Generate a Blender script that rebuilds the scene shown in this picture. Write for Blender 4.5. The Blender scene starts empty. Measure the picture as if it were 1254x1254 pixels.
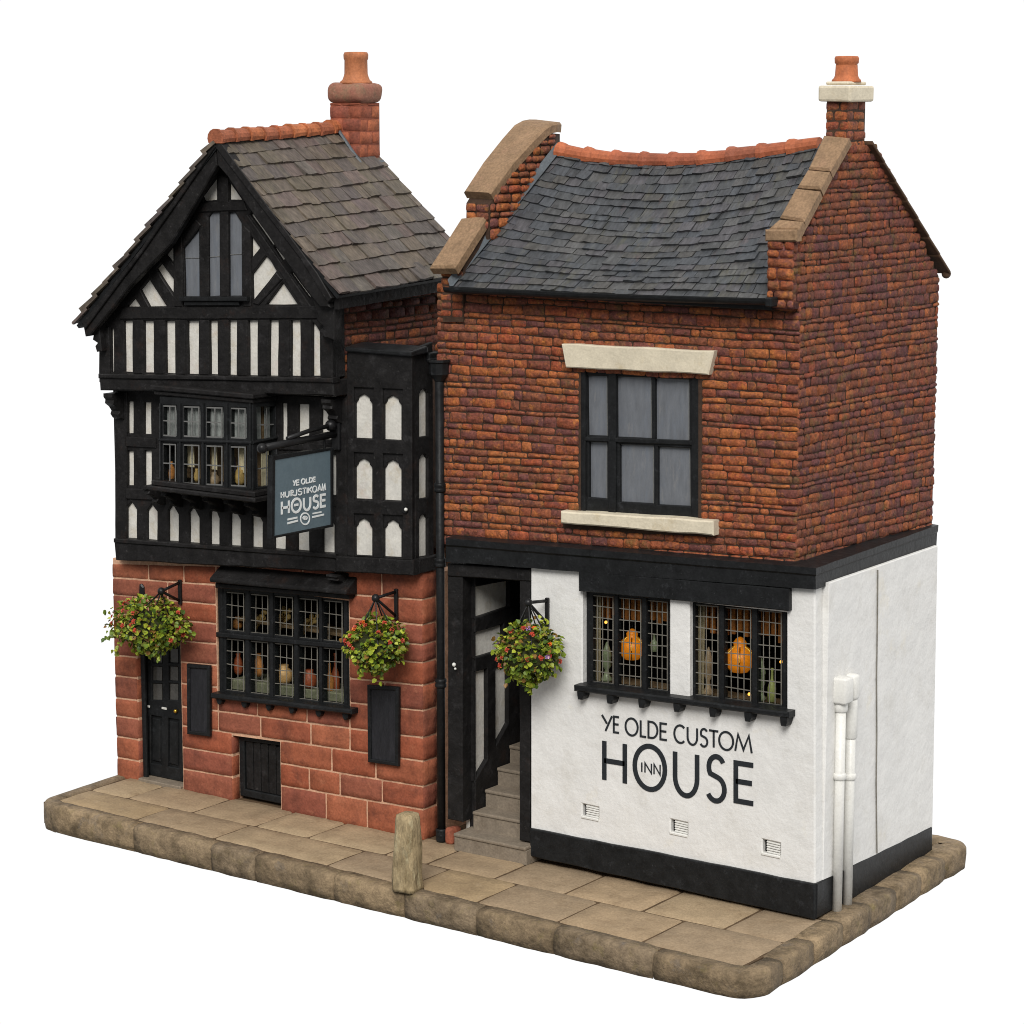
import bpy, bmesh, math, random
from mathutils import Vector, noise
from mathutils.geometry import delaunay_2d_cdt

random.seed(7)
V = Vector
scene = bpy.context.scene
COL = scene.collection

# ------------------------------------------------------------------ camera
AZ, EL, DIST, FPX = 0.6146674622, 0.1632132243, 22.5, 3159.2465
LOOK = V((-3.50804, 1.0, 2.749806))
FW = V((-math.sin(AZ)*math.cos(EL), math.cos(AZ)*math.cos(EL), -math.sin(EL)))
RT = V((math.cos(AZ), math.sin(AZ), 0))
UPV = RT.cross(FW)
CPOS = LOOK - FW*DIST
cam = bpy.data.cameras.new('camera'); camo = bpy.data.objects.new('camera', cam)
COL.objects.link(camo); scene.camera = camo
camo.location = CPOS
camo.rotation_euler = FW.to_track_quat('-Z', 'Y').to_euler()
cam.sensor_fit = 'HORIZONTAL'; cam.sensor_width = 36
cam.lens = 36*FPX/1254
cam.clip_end = 500; cam.clip_start = 0.1

# measured points of the photograph, put on the real wall planes they lie on
def ray(px, py):
    return FW + RT*((px-627)/FPX) - UPV*((py-627)/FPX)
def U(px, py, ax, v):
    d = ray(px, py); t = (v-CPOS[ax])/d[ax]
    return CPOS + d*t
def UP(px, py, p0, n):
    d = ray(px, py); t = (V(p0)-CPOS).dot(n)/d.dot(n)
    return CPOS + d*t
def FP(pts, y): return [U(a, b, 1, y) for a, b in pts]
def XP(pts, x): return [U(a, b, 0, x) for a, b in pts]
def lerp(a, b, t): return a+(b-a)*t
FN = V((0, -1, 0)); SN = V((1, 0, 0)); UZ = V((0, 0, 1))

# ------------------------------------------------------------------ materials
def s2l(c):
    c /= 255
    return c/12.92 if c <= .04045 else ((c+.055)/1.055)**2.4
def S(r, g, b): return (s2l(r), s2l(g), s2l(b), 1)
MATS = {}
def mk(name, base, islands=None, namt=.15, nscale=6, rough=.6, bump=.3, bscale=30, bdist=.01, stain=None, streak=None,
       spec=.35, fine=.14, metal=0):
    m = bpy.data.materials.new(name); m.use_nodes = True; MATS[name] = m
    nt = m.node_tree; N = nt.nodes; L = nt.links
    b = N['Principled BSDF']
    tc = N.new('ShaderNodeTexCoord')
    co = tc.outputs['Object']
    if islands:
        g = N.new('ShaderNodeNewGeometry'); r = N.new('ShaderNodeValToRGB'); r.color_ramp.interpolation = 'CONSTANT'
        els = r.color_ramp.elements
        k = len(islands)
        els[0].position = 0; els[0].color = islands[0]
        els[1].position = 1/k; els[1].color = islands[1]
        for i in range(2, k):
            e = els.new(i/k); e.color = islands[i]
        L.new(g.outputs['Random Per Island'], r.inputs['Fac']); col = r.outputs['Color']
    else:
        rgb = N.new('ShaderNodeRGB'); rgb.outputs[0].default_value = base; col = rgb.outputs[0]
    mp = N.new('ShaderNodeMapping'); L.new(co, mp.inputs['Vector'])
    if streak: mp.inputs['Scale'].default_value = streak
    nz = N.new('ShaderNodeTexNoise'); nz.inputs['Scale'].default_value = nscale; nz.inputs['Detail'].default_value = 6
    nz.inputs['Roughness'].default_value = .65
    L.new(mp.outputs[0], nz.inputs['Vector'])
    mr = N.new('ShaderNodeMapRange'); mr.inputs['From Min'].default_value = .3; mr.inputs['From Max'].default_value = .7
    mr.inputs['To Min'].default_value = 1-namt; mr.inputs['To Max'].default_value = 1+namt
    L.new(nz.outputs['Fac'], mr.inputs['Value'])
    mx = N.new('ShaderNodeMix'); mx.data_type = 'RGBA'; mx.blend_type = 'MULTIPLY'; mx.inputs['Factor'].default_value = 1
    L.new(col, mx.inputs['A']); L.new(mr.outputs[0], mx.inputs['B']); col = mx.outputs['Result']
    for st in ([stain] if stain and not isinstance(stain, list) else (stain or [])):
        sc, scl, lo, hi, amt = st
        n2 = N.new('ShaderNodeTexNoise'); n2.inputs['Scale'].default_value = scl; n2.inputs['Detail'].default_value = 5
        n2.inputs['Roughness'].default_value = .7
        off = N.new('ShaderNodeMapping'); off.inputs['Location'].default_value = (scl*3.1, 7.7, scl)
        L.new(mp.outputs[0], off.inputs['Vector']); L.new(off.outputs[0], n2.inputs['Vector'])
        m2 = N.new('ShaderNodeMapRange'); m2.inputs['From Min'].default_value = lo; m2.inputs['From Max'].default_value = hi
        m2.inputs['To Max'].default_value = amt
        L.new(n2.outputs['Fac'], m2.inputs['Value'])
        mm = N.new('ShaderNodeMix'); mm.data_type = 'RGBA'
        L.new(m2.outputs[0], mm.inputs['Factor']); L.new(col, mm.inputs['A']); mm.inputs['B'].default_value = sc
        col = mm.outputs['Result']
    if fine:
        n4 = N.new('ShaderNodeTexNoise'); n4.inputs['Scale'].default_value = 52; n4.inputs['Detail'].default_value = 4
        L.new(mp.outputs[0], n4.inputs['Vector'])
        m4 = N.new('ShaderNodeMapRange'); m4.inputs['From Min'].default_value = .32; m4.inputs['From Max'].default_value = .68
        m4.inputs['To Min'].default_value = 1-fine; m4.inputs['To Max'].default_value = 1+fine
        L.new(n4.outputs['Fac'], m4.inputs['Value'])
        x4 = N.new('ShaderNodeMix'); x4.data_type = 'RGBA'; x4.blend_type = 'MULTIPLY'; x4.inputs['Factor'].default_value = 1
        L.new(col, x4.inputs['A']); L.new(m4.outputs[0], x4.inputs['B']); col = x4.outputs['Result']
    L.new(col, b.inputs['Base Color'])
    b.inputs['Roughness'].default_value = rough
    b.inputs['Metallic'].default_value = metal
    b.inputs['Specular IOR Level'].default_value = spec
    if bump:
        n3 = N.new('ShaderNodeTexNoise'); n3.inputs['Scale'].default_value = bscale; n3.inputs['Detail'].default_value = 5
        n3.inputs['Roughness'].default_value = .6
        L.new(mp.outputs[0], n3.inputs['Vector'])
        bp = N.new('ShaderNodeBump'); bp.inputs['Strength'].default_value = bump; bp.inputs['Distance'].default_value = bdist
        L.new(n3.outputs['Fac'], bp.inputs['Height']); L.new(bp.outputs[0], b.inputs['Normal'])
    return m

black = mk('black_timber', S(30, 29, 29), namt=.4, nscale=7, rough=.5, bump=.7, bscale=14, bdist=.016, spec=.13,
           stain=[(S(62, 61, 62), 9, .56, .74, .5), (S(52, 38, 32), 5, .58, .75, .5), (S(96, 94, 92), 24, .62, .76, .4)])
blackh = mk('black_gloss_paint', S(28, 29, 30), namt=.35, nscale=9, rough=.42, bump=.5, bscale=18, bdist=.01, spec=.16,
            stain=[(S(62, 64, 67), 12, .58, .76, .5), (S(94, 95, 98), 30, .64, .78, .4)])
iron = mk('black_iron', S(26, 26, 27), namt=.3, rough=.38, bump=.3, bscale=60, bdist=.004, spec=.25)
plaster = mk('cream_plaster', S(204, 201, 193), namt=.1, nscale=9, rough=.7, bump=.4, bscale=22, bdist=.012, fine=.06,
             stain=[(S(180, 168, 144), 7, .52, .75, .7), (S(196, 174, 168), 4, .58, .75, .5)])
render = mk('white_render', S(217, 216, 213), namt=.045, nscale=3, rough=.6, bump=.5, bscale=5, bdist=.03, fine=.03,
            stain=[(S(198, 195, 188), 3.2, .52, .8, .7), (S(216, 207, 184), 2.1, .6, .8, .6), (S(180, 178, 170), 13, .68, .82, .5)])
whitepaint = mk('white_paint', S(214, 213, 208), namt=.06, rough=.4, bump=.3, bscale=20, bdist=.008, fine=.05, stain=(S(190, 186, 174), 8, .58, .8, .6))
sandstone = mk('red_sandstone', None, islands=[S(146, 84, 60), S(138, 77, 56), S(130, 74, 58), S(152, 90, 65), S(134, 79, 61), S(143, 78, 55)],
               namt=.22, nscale=5, rough=.8, bump=.6, bscale=16, bdist=.014, spec=.2,
               stain=[(S(92, 54, 44), 4.5, .5, .72, .7), (S(172, 114, 86), 8, .56, .76, .55), (S(120, 72, 54), 22, .6, .75, .5)])
stonemortar = mk('pale_mortar', S(196, 156, 128), namt=.2, nscale=14, rough=.85, bump=.4, bscale=40, stain=(S(140, 96, 72), 5, .5, .7, .6))
BR = [S(150, 85, 50), S(138, 76, 49), S(129, 70, 48), S(118, 66, 51), S(110, 64, 55), S(146, 81, 48), S(135, 77, 52), S(124, 72, 52), S(103, 62, 57), S(142, 72, 47), S(116, 69, 50), S(156, 92, 53)]
brick = mk('red_brick', None, islands=BR, namt=.42, nscale=18, rough=.7, bump=1.0, bscale=36, bdist=.016, fine=.28, spec=.25,
           stain=[(S(92, 58, 58), 9, .5, .66, .7), (S(184, 116, 52), 14, .54, .68, .6), (S(96, 82, 44), 8, .56, .7, .6), (S(70, 46, 38), 17, .56, .7, .75), (S(200, 140, 84), 40, .62, .74, .5)])
brickg = mk('brown_gable_brick', None, islands=[S(138, 80, 50), S(122, 70, 50), S(114, 66, 48), S(106, 62, 52), S(100, 60, 54), S(132, 74, 46), S(120, 70, 50), S(110, 66, 48), S(96, 58, 56), S(126, 66, 46)],
            namt=.42, nscale=18, rough=.75, bump=1.0, bscale=36, bdist=.016, fine=.28, spec=.2,
            stain=[(S(86, 56, 58), 9, .48, .66, .7), (S(172, 108, 54), 15, .57, .7, .65), (S(94, 82, 44), 8, .54, .7, .7), (S(64, 44, 38), 17, .54, .7, .75), (S(176, 120, 78), 40, .64, .76, .45)])
brickm = mk('dark_mortar', S(62, 45, 34), namt=.35, nscale=20, rough=.9, bump=.5, bscale=60, stain=(S(88, 66, 46), 9, .55, .75, .6))
SL = [S(71, 72, 73), S(65, 67, 69), S(76, 76, 76), S(61, 63, 66), S(71, 70, 68), S(67, 70, 74), S(74, 73, 76)]
slate = mk('blue_slate', None, islands=SL, namt=.34, nscale=14, streak=(1, .35, .35), rough=.5, bump=.8, bscale=26, bdist=.012, spec=.35, fine=.2,
           stain=[(S(92, 90, 68), 5, .56, .76, .55), (S(80, 86, 102), 3, .56, .74, .5), (S(38, 39, 40), 13, .56, .74, .7), (S(98, 78, 76), 8, .62, .76, .5)])
TL = [S(91, 82, 73), S(84, 76, 70), S(96, 86, 75), S(80, 73, 69), S(89, 83, 77), S(88, 80, 69), S(92, 80, 75)]
tile = mk('brown_stone_slate', None, islands=TL, namt=.34, nscale=13, streak=(.35, 1, .35), rough=.6, bump=.8, bscale=22, bdist=.012, fine=.2,
          stain=[(S(98, 92, 70), 5, .54, .76, .6), (S(88, 76, 82), 3, .54, .74, .5), (S(54, 48, 44), 12, .6, .76, .6)])
ridge = mk('orange_ridge_tile', None, islands=[S(168, 98, 62), S(156, 88, 58), S(174, 104, 66), S(148, 86, 60)], namt=.3, nscale=9, rough=.75, bump=.6,
           bscale=30, fine=.2, stain=[(S(104, 70, 46), 10, .54, .76, .7), (S(190, 120, 76), 15, .6, .78, .5)])
terra = mk('terracotta', S(166, 104, 68), namt=.25, nscale=8, rough=.7, bump=.4, bscale=30, stain=[(S(138, 80, 58), 9, .52, .75, .7), (S(206, 148, 104), 14, .6, .8, .5)])
stackbrick = mk('red_stack_brick', None, islands=[S(150, 84, 58), S(138, 76, 55), S(130, 72, 56), S(156, 90, 60)], namt=.35, nscale=10, rough=.8, bump=.8, bscale=24, fine=.2,
                stain=[(S(104, 70, 54), 7, .52, .75, .7), (S(166, 102, 84), 6, .58, .8, .5), (S(84, 50, 44), 14, .6, .76, .6)])
capstone = mk('weathered_cap', S(140, 96, 78), namt=.3, nscale=6, rough=.8, bump=.7, bscale=18, stain=[(S(114, 104, 80), 8, .48, .7, .75), (S(140, 82, 74), 5, .52, .75, .75), (S(178, 150, 126), 12, .62, .78, .5)])
coping = mk('brown_coping_stone', S(136, 110, 84), namt=.2, nscale=6, rough=.8, bump=.7, bscale=20, bdist=.014, fine=.18,
            stain=[(S(106, 84, 60), 7, .52, .75, .7), (S(154, 120, 96), 5, .55, .75, .6), (S(92, 84, 56), 11, .62, .78, .6), (S(170, 144, 112), 16, .64, .8, .5)])
cream = mk('cream_stone', S(206, 196, 174), namt=.1, nscale=6, rough=.7, bump=.6, bscale=16, fine=.06, stain=[(S(184, 168, 136), 8, .54, .76, .7), (S(160, 148, 116), 16, .62, .8, .55)])
flag = mk('york_flagstone', None, islands=[S(152, 131, 104), S(147, 127, 101), S(156, 136, 108), S(149, 128, 98), S(144, 125, 101)], namt=.16, nscale=4, rough=.85, bump=.6,
          bscale=14, bdist=.014, fine=.12, stain=[(S(120, 100, 76), 5, .5, .76, .7), (S(168, 148, 122), 7, .56, .78, .55), (S(104, 90, 70), 16, .62, .8, .6)])
kerbm = mk('kerb_stone', None, islands=[S(132, 114, 90), S(124, 108, 87), S(137, 118, 92), S(122, 105, 82)], namt=.3, nscale=7, rough=.85, bump=1.0, bscale=12, bdist=.025, fine=.16,
           stain=[(S(78, 66, 48), 5, .46, .68, .85), (S(112, 101, 60), 8, .56, .74, .6), (S(92, 92, 94), 6, .58, .76, .5), (S(164, 144, 112), 11, .62, .78, .5)])
dirt = mk('joint_dirt', S(84, 66, 46), namt=.3, rough=.95, bump=.4)
stepm = mk('grey_step_stone', S(122, 111, 97), namt=.16, nscale=6, rough=.85, bump=.5, bscale=20, stain=[(S(96, 84, 70), 6, .52, .75, .6), (S(146, 134, 116), 12, .6, .78, .5)])
bollm = mk('old_bollard_stone', S(150, 133, 102), namt=.3, nscale=9, rough=.85, bump=1.0, bscale=16, bdist=.03, streak=(1, 1, .4), fine=.2,
           stain=[(S(96, 80, 50), 7, .48, .68, .8), (S(178, 170, 138), 10, .56, .74, .7), (S(70, 58, 38), 14, .6, .74, .6)])
board = mk('notice_board_black', S(40, 40, 43), namt=.3, nscale=8, spec=.15, rough=.5, bump=.2, streak=(3, 3, .6))
signm = mk('slate_blue_board', S(95, 111, 119), namt=.07, nscale=8, rough=.45, bump=.1, fine=.04, stain=(S(84, 99, 109), 4, .5, .7, .5))
signw = mk('sign_white', S(228, 231, 230), namt=.03, rough=.5, bump=0, fine=0)
letterm = mk('letter_black', S(34, 38, 42), namt=.12, rough=.5, bump=.1)
lead = mk('lead_came', S(108, 105, 97), namt=.2, rough=.5, bump=.1)
leadw = mk('pale_glazing_bar', S(104, 104, 102), namt=.15, rough=.5, bump=0)
leadg = mk('lead_flashing', S(88, 94, 99), namt=.2, rough=.5, bump=.3)
greyglass = mk('grey_sash_pane', S(103, 106, 111), namt=.16, nscale=5, rough=.22, bump=.06, bscale=6, streak=(5, 5, 1), spec=.5, fine=.04,
               stain=[(S(98, 105, 115), 3, .5, .72, .6), (S(132, 130, 128), 4, .56, .75, .5)])
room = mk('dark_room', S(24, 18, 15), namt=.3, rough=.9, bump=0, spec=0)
roomw = mk('room_ochre', S(124, 100, 74), namt=.3, rough=.8, bump=.1)
curtain = mk('cream_curtain', S(206, 190, 160), namt=.14, nscale=8, rough=.8, bump=.1, streak=(8, 8, 1))
netc = mk('net_curtain', S(138, 137, 136), namt=.12, nscale=10, rough=.8, bump=.1, streak=(8, 8, .6))
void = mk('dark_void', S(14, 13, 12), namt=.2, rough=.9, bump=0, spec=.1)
brass = mk('brass', S(190, 150, 60), namt=.1, rough=.3, bump=0, metal=.9)
galv = mk('pale_metal', S(206, 206, 200), rough=.35, bump=0)

def glassm():
    m = bpy.data.materials.new('clear_glass'); m.use_nodes = True
    nt = m.node_tree; nt.nodes.clear()
    o = nt.nodes.new('ShaderNodeOutputMaterial'); t = nt.nodes.new('ShaderNodeBsdfTransparent')
    t.inputs['Color'].default_value = (.92, .94, .93, 1)
    nt.links.new(t.outputs[0], o.inputs[0])
    return m
glass = glassm()
def lampm(name, col, e):
    m = mk(name, col, namt=.25, nscale=12, rough=.35, bump=.2)
    b = m.node_tree.nodes['Principled BSDF']
    b.inputs['Emission Color'].default_value = col; b.inputs['Emission Strength'].default_value = e
    return m
amber = lampm('amber_lamp_glass', S(214, 122, 24), .38)
flame = lampm('small_flame', S(255, 180, 80), 2.0)

LEAF = [S(106, 124, 30), S(82, 104, 26), S(132, 146, 38), S(160, 168, 56), S(62, 84, 24), S(116, 120, 34), S(142, 152, 44), S(92, 112, 30), S(124, 92, 44)]
leafm = mk('basket_leaf', None, islands=LEAF, namt=.25, nscale=20, rough=.5, bump=.2, bscale=60)
flowm = mk('red_petal', None, islands=[S(190, 80, 56), S(178, 66, 50), S(198, 98, 70), S(172, 84, 66)], namt=.15, rough=.5, bump=0)
flowp = mk('pink_petal', None, islands=[S(216, 160, 160), S(150, 120, 170), S(226, 190, 180)], namt=.1, rough=.5, bump=0)
floww = mk('orange_petal', None, islands=[S(214, 120, 44), S(206, 104, 44), S(224, 140, 60)], namt=.1, rough=.5, bump=0)

# ------------------------------------------------------------------ mesh builder
class MB:
    def __init__(s): s.bm = bmesh.new()
    def v(s, p): return s.bm.verts.new(p)
    def f(s, vs):
        try: return s.bm.faces.new(vs)
        except ValueError: return None
    def build(s, name, mat, parent=None, smooth=False, kind=None):
        bmesh.ops.recalc_face_normals(s.bm, faces=s.bm.faces[:])
        off = V((0, 0, 0)); p = parent
        while p is not None:
            off += p.location; p = p.parent
        if off.length: bmesh.ops.translate(s.bm, verts=s.bm.verts[:], vec=-off)
        me = bpy.data.meshes.new(name); s.bm.to_mesh(me); s.bm.free()
        me.materials.append(mat)
        if smooth:
            for q in me.polygons: q.use_smooth = True
        o = bpy.data.objects.new(name, me); COL.objects.link(o)
        if parent: o.parent = parent
        if kind: o['kind'] = kind
        return o

def basis(n):
    n = n.normalized()
    a = UZ if abs(n.z) < .9 else V((0, 1, 0))
    e1 = a.cross(n).normalized(); e2 = n.cross(e1)
    return e1, e2
def area2(P): return sum(P[i][0]*P[(i+1) % len(P)][1]-P[(i+1) % len(P)][0]*P[i][1] for i in range(len(P)))
def inset2(P, d):
    out = []; k = len(P)
    for i in range(k):
        a, b, c = V(P[i-1]), V(P[i]), V(P[(i+1) % k])
        u = (b-a); w = (c-b)
        if u.length < 1e-9 or w.length < 1e-9: out.append(b); continue
        u.normalize(); w.normalize()
        n1 = V((-u.y, u.x)); n2 = V((-w.y, w.x)); m = n1+n2
        L = m.length
        if L < .3: out.append(b+n1*d); continue
        m /= L
        out.append(b+m*(d/max(.35, m.dot(n1))))
    return out
def wavy(P, step, amp, closed=True):
    out = []; k = len(P)
    for i in range(k):
        a, b = V(P[i]), V(P[(i+1) % k]); L = (b-a).length
        m = max(1, int(L/step)); nn = V((-(b-a).y, (b-a).x))/max(L, 1e-6)
        for j in range(m):
            p = a.lerp(b, j/m)
            out.append(p+nn*random.uniform(-amp, amp) if j else p+V((random.uniform(-amp, amp), random.uniform(-amp, amp)))*.5)
    return out
def prism(mb, pts, n, depth, bev=.012, wav=0, step=.15, back=True):
    n = V(n).normalized(); e1, e2 = basis(n); o = pts[0]
    P = [V(((p-o).dot(e1), (p-o).dot(e2))) for p in pts]
    D = sum((p-o).dot(n) for p in pts)/len(pts)
    if area2(P) < 0: P.reverse()
    if wav: P = wavy(P, step, wav)
    Q = inset2(P, bev) if bev else P
    W = lambda q, d: o+e1*q[0]+e2*q[1]+n*(d+D)
    fr = [mb.v(W(q, 0)) for q in Q]
    k = len(P)
    mb.f(fr)
    if bev:
        rg = [mb.v(W(q, -bev)) for q in P]
        for i in range(k): mb.f([fr[i], rg[i], rg[(i+1) % k], fr[(i+1) % k]])
    else: rg = fr
    bk = [mb.v(W(q, -depth)) for q in P]
    for i in range(k): mb.f([rg[i], bk[i], bk[(i+1) % k], rg[(i+1) % k]])
    if back: mb.f(bk[::-1])
def pin(c, P):
    r = False; k = len(P)
    for i in range(k):
        a, b = P[i], P[(i+1) % k]
        if (a[1] > c[1]) != (b[1] > c[1]) and c[0] < (b[0]-a[0])*(c[1]-a[1])/(b[1]-a[1])+a[0]: r = not r
    return r
def plate(mb, outer, holes, n, depth, bev=.01, wav=0, back=True):
    n = V(n).normalized(); e1, e2 = basis(n); o = outer[0]
    to2 = lambda pts: [V(((p-o).dot(e1), (p-o).dot(e2))) for p in pts]
    W = lambda q, d: o+e1*q[0]+e2*q[1]+n*d
    loops = []
    for idx, lp in enumerate([outer]+list(holes)):
        P = to2(lp); a = area2(P)
        if (idx == 0) != (a > 0): P.reverse()
        if wav and idx: P = wavy(P, .12, wav)
        loops.append(P)
    for sgn, dd in ((0, 0), (1, -depth)):
        if sgn and not back: continue
        ll = [(inset2(P, bev) if (not sgn and bev) else P) for P in loops]
        flat = [q for lp in ll for q in lp]; ed = []; i0 = 0
        for lp in ll:
            k = len(lp); ed += [(i0+i, i0+(i+1) % k) for i in range(k)]; i0 += k
        ov, oe, of, orv, _, _ = delaunay_2d_cdt(flat, ed, [], 0, 1e-6)
        vs = [mb.v(W(q, dd)) for q in flat]
        xv = [vs[o_[0]] if o_ else mb.v(W(q, dd)) for q, o_ in zip(ov, orv)]
        for t in of:
            c = sum((ov[i] for i in t), V((0, 0)))/len(t)
            if pin(c, ll[0]) and not any(pin(c, h) for h in ll[1:]): mb.f([xv[i] for i in (t if not sgn else t[::-1])])
        if not sgn:
            i0 = 0
            for P in loops:
                k = len(P); fr = vs[i0:i0+k]; i0 += k
                rg = [mb.v(W(q, -bev)) for q in P]; bk = [mb.v(W(q, -depth)) for q in P]
                for i in range(k):
                    j = (i+1) % k
                    mb.f([fr[i], rg[i], rg[j], fr[j]]); mb.f([rg[i], bk[i], bk[j], rg[j]])
def hexa(mb, lo, hi, bev=.01, seg=1, jit=0):
    t = bmesh.new()
    a = [t.verts.new(p) for p in lo]; b = [t.verts.new(p) for p in hi]
    t.faces.new(a[::-1]); t.faces.new(b)
    for i in range(4): t.faces.new([a[i], a[(i+1) % 4], b[(i+1) % 4], b[i]])
    bmesh.ops.recalc_face_normals(t, faces=t.faces[:])
    if bev: bmesh.ops.bevel(t, geom=t.edges[:], offset=bev, segments=seg, affect='EDGES', profile=.5)
    mp = {}
    for v in t.verts:
        p = v.co.copy()
        if jit: p += noise.noise_vector(p*7)*jit
        mp[v] = mb.v(p)
    for f in t.faces: mb.f([mp[v] for v in f.verts])
    t.free()
def box(mb, x0, x1, y0, y1, z0, z1, bev=.008, seg=1, jit=0):
    hexa(mb, [V((x0, y0, z0)), V((x1, y0, z0)), V((x1, y1, z0)), V((x0, y1, z0))], [V((x0, y0, z1)), V((x1, y0, z1)), V((x1, y1, z1)), V((x0, y1, z1))], bev, seg, jit)
def tube(mb, path, r, seg=10, caps=True, r2=None):
    rings = []; k = len(path)
    for i, p in enumerate(path):
        d = (path[min(i+1, k-1)]-path[max(i-1, 0)]).normalized()
        a = UZ if abs(d.z) < .9 else V((1, 0, 0))
        e1 = a.cross(d).normalized(); e2 = d.cross(e1)
        rr = r if r2 is None else lerp(r, r2, i/max(1, k-1))
        rings.append([mb.v(p+(e1*math.cos(q)+e2*math.sin(q))*rr) for q in [2*math.pi*j/seg for j in range(seg)]])
    for A, B in zip(rings, rings[1:]):
        for j in range(seg): mb.f([A[j], A[(j+1) % seg], B[(j+1) % seg], B[j]])
    if caps: mb.f(rings[0][::-1]); mb.f(rings[-1])
def lathe(mb, prof, c, seg=18, axis=None):
    c = V(c); rings = []
    for r, z in prof:
        rings.append([mb.v(c+V((r*math.cos(q), r*math.sin(q), z))) for q in [2*math.pi*j/seg for j in range(seg)]])
    for A, B in zip(rings, rings[1:]):
        for j in range(seg): mb.f([A[j], A[(j+1) % seg], B[(j+1) % seg], B[j]])
    mb.f(rings[0][::-1]); mb.f(rings[-1])
def ball(mb, c, r, seg=10):
    lathe(mb, [(max(.001, r*math.sin(math.pi*i/6)), -r*math.cos(math.pi*i/6)) for i in range(7)], c, seg)
def bary(c, u, v): return c[0]*((1-u)*(1-v))+c[1]*(u*(1-v))+c[2]*(u*v)+c[3]*((1-u)*v)
def pillow(mb, c, n, h, bev, nu=4, nv=3, amp=.004, rnd=.35, sink=.0):
    n = V(n).normalized()
    w = ((c[1]-c[0]).length+(c[2]-c[3]).length)/2; t = ((c[3]-c[0]).length+(c[2]-c[1]).length)/2
    if w < .015 or t < .01: return
    bu = min(.3, bev/w); bv = min(.3, bev/t)
    us = [0]+[bu+(1-2*bu)*i/(nu-2) for i in range(nu-1)]+[1] if nu > 2 else [0, bu, 1-bu, 1]
    vs = [0]+[bv+(1-2*bv)*i/(nv-2) for i in range(nv-1)]+[1] if nv > 2 else [0, bv, 1-bv, 1]
    tilt = (random.uniform(-.15, .15), random.uniform(-.15, .15)); hh = h*random.uniform(.8, 1.15)
    off = V((random.uniform(0, 50), random.uniform(0, 50), random.uniform(0, 50)))
    G = []
    for j, v in enumerate(vs):
        row = []
        for i, u in enumerate(us):
            eu = i in (0, len(us)-1); ev = j in (0, len(vs)-1)
            uu, vv = u, v
            if eu and ev:
                uu = lerp(uu, .5, bu*rnd*1.6); vv = lerp(vv, .5, bv*rnd*1.6)
            p = bary(c, uu, vv)
            q = noise.noise_vector(p*9+off)
            if eu or ev:
                d = -sink; p = p+V((q.x, q.y, q.z))*amp*1.2
            else:
                d = hh*(1+tilt[0]*(u-.5)*2+tilt[1]*(v-.5)*2)
                if (i in (1, len(us)-2)) and (j in (1, len(vs)-2)): d *= .86
                d += q.x*amp*.8
                p = p+V((q.x, q.y, q.z))*amp
            row.append(mb.v(p+n*d))
        G.append(row)
    for j in range(len(vs)-1):
        for i in range(len(us)-1): mb.f([G[j][i], G[j][i+1], G[j+1][i+1], G[j+1][i]])

# ------------------------------------------------------------------ things
def thing(name, label, cat, loc=(0, 0, 0), group=None):
    o = bpy.data.objects.new(name, None); COL.objects.link(o); o.empty_display_size = .1
    o.location = loc; o['label'] = label; o['category'] = cat
    if group: o['group'] = group
    return o
def tag(o, label, cat, group=None):
    o['label'] = label; o['category'] = cat
    if group: o['group'] = group
    return o

# ------------------------------------------------------------------ stroke lettering
def arc(cx, cy, rx, ry, a0, a1, k=14):
    return [(cx+rx*math.cos(math.radians(lerp(a0, a1, i/k))), cy+ry*math.sin(math.radians(lerp(a0, a1, i/k)))) for i in range(k+1)]
GL = {
 'Y': [[(0, 1), (.5, .48)], [(1, 1), (.36, 0)]],
 'E': [[(1, 1), (0, 1), (0, 0), (1, 0)], [(0, .52), (.92, .52)]],
 'O': [arc(.5, .5, .5, .54, 90, 450, 32)],
 'L': [[(0, 1), (0, 0), (1, 0)]],
 'D': [[(0, 0), (0, 1), (.3, 1)]+arc(.35, .5, .65, .5, 90, -90)+[(.3, 0), (0, 0)]],
 'C': [arc(.6, .5, .6, .54, 48, 312, 24)],
 'U': [[(0, 1), (0, .4)]+arc(.5, .4, .5, .44, 180, 360)+[(1, .4), (1, 1)]],
 'S': [arc(.52, .76, .42, .27, 30, 215, 14)+arc(.48, .25, .48, .29, 75, -150, 16)],
 'T': [[(0, 1), (1, 1)], [(.5, 1), (.5, 0)]],
 'M': [[(0, 0), (.17, 1), (.5, .12), (.83, 1), (1, 0)]],
 'H': [[(0, 1), (0, 0)], [(1, 1), (1, 0)], [(0, .5), (1, .5)]],
 'I': [[(.5, 1), (.5, 0)]],
 'N': [[(0, 0), (0, 1), (1, 0), (1, 1)]],
 'K': [[(0, 1), (0, 0)], [(1, 1), (.05, .45)], [(.3, .58), (1, 0)]],
 'R': [[(0, 0), (0, 1), (.5, 1)]+arc(.55, .75, .4, .25, 90, -90)+[(.1, .5)], [(.4, .5), (1, 0)]],
 'J': [[(.9, 1), (.9, .3)]+arc(.45, .3, .45, .33, 0, -150)],
 'A': [[(0, 0), (.5, 1), (1, 0)], [(.2, .36), (.8, .36)]],
 '-': [[(0, .5), (1, .5)]],
}
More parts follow.
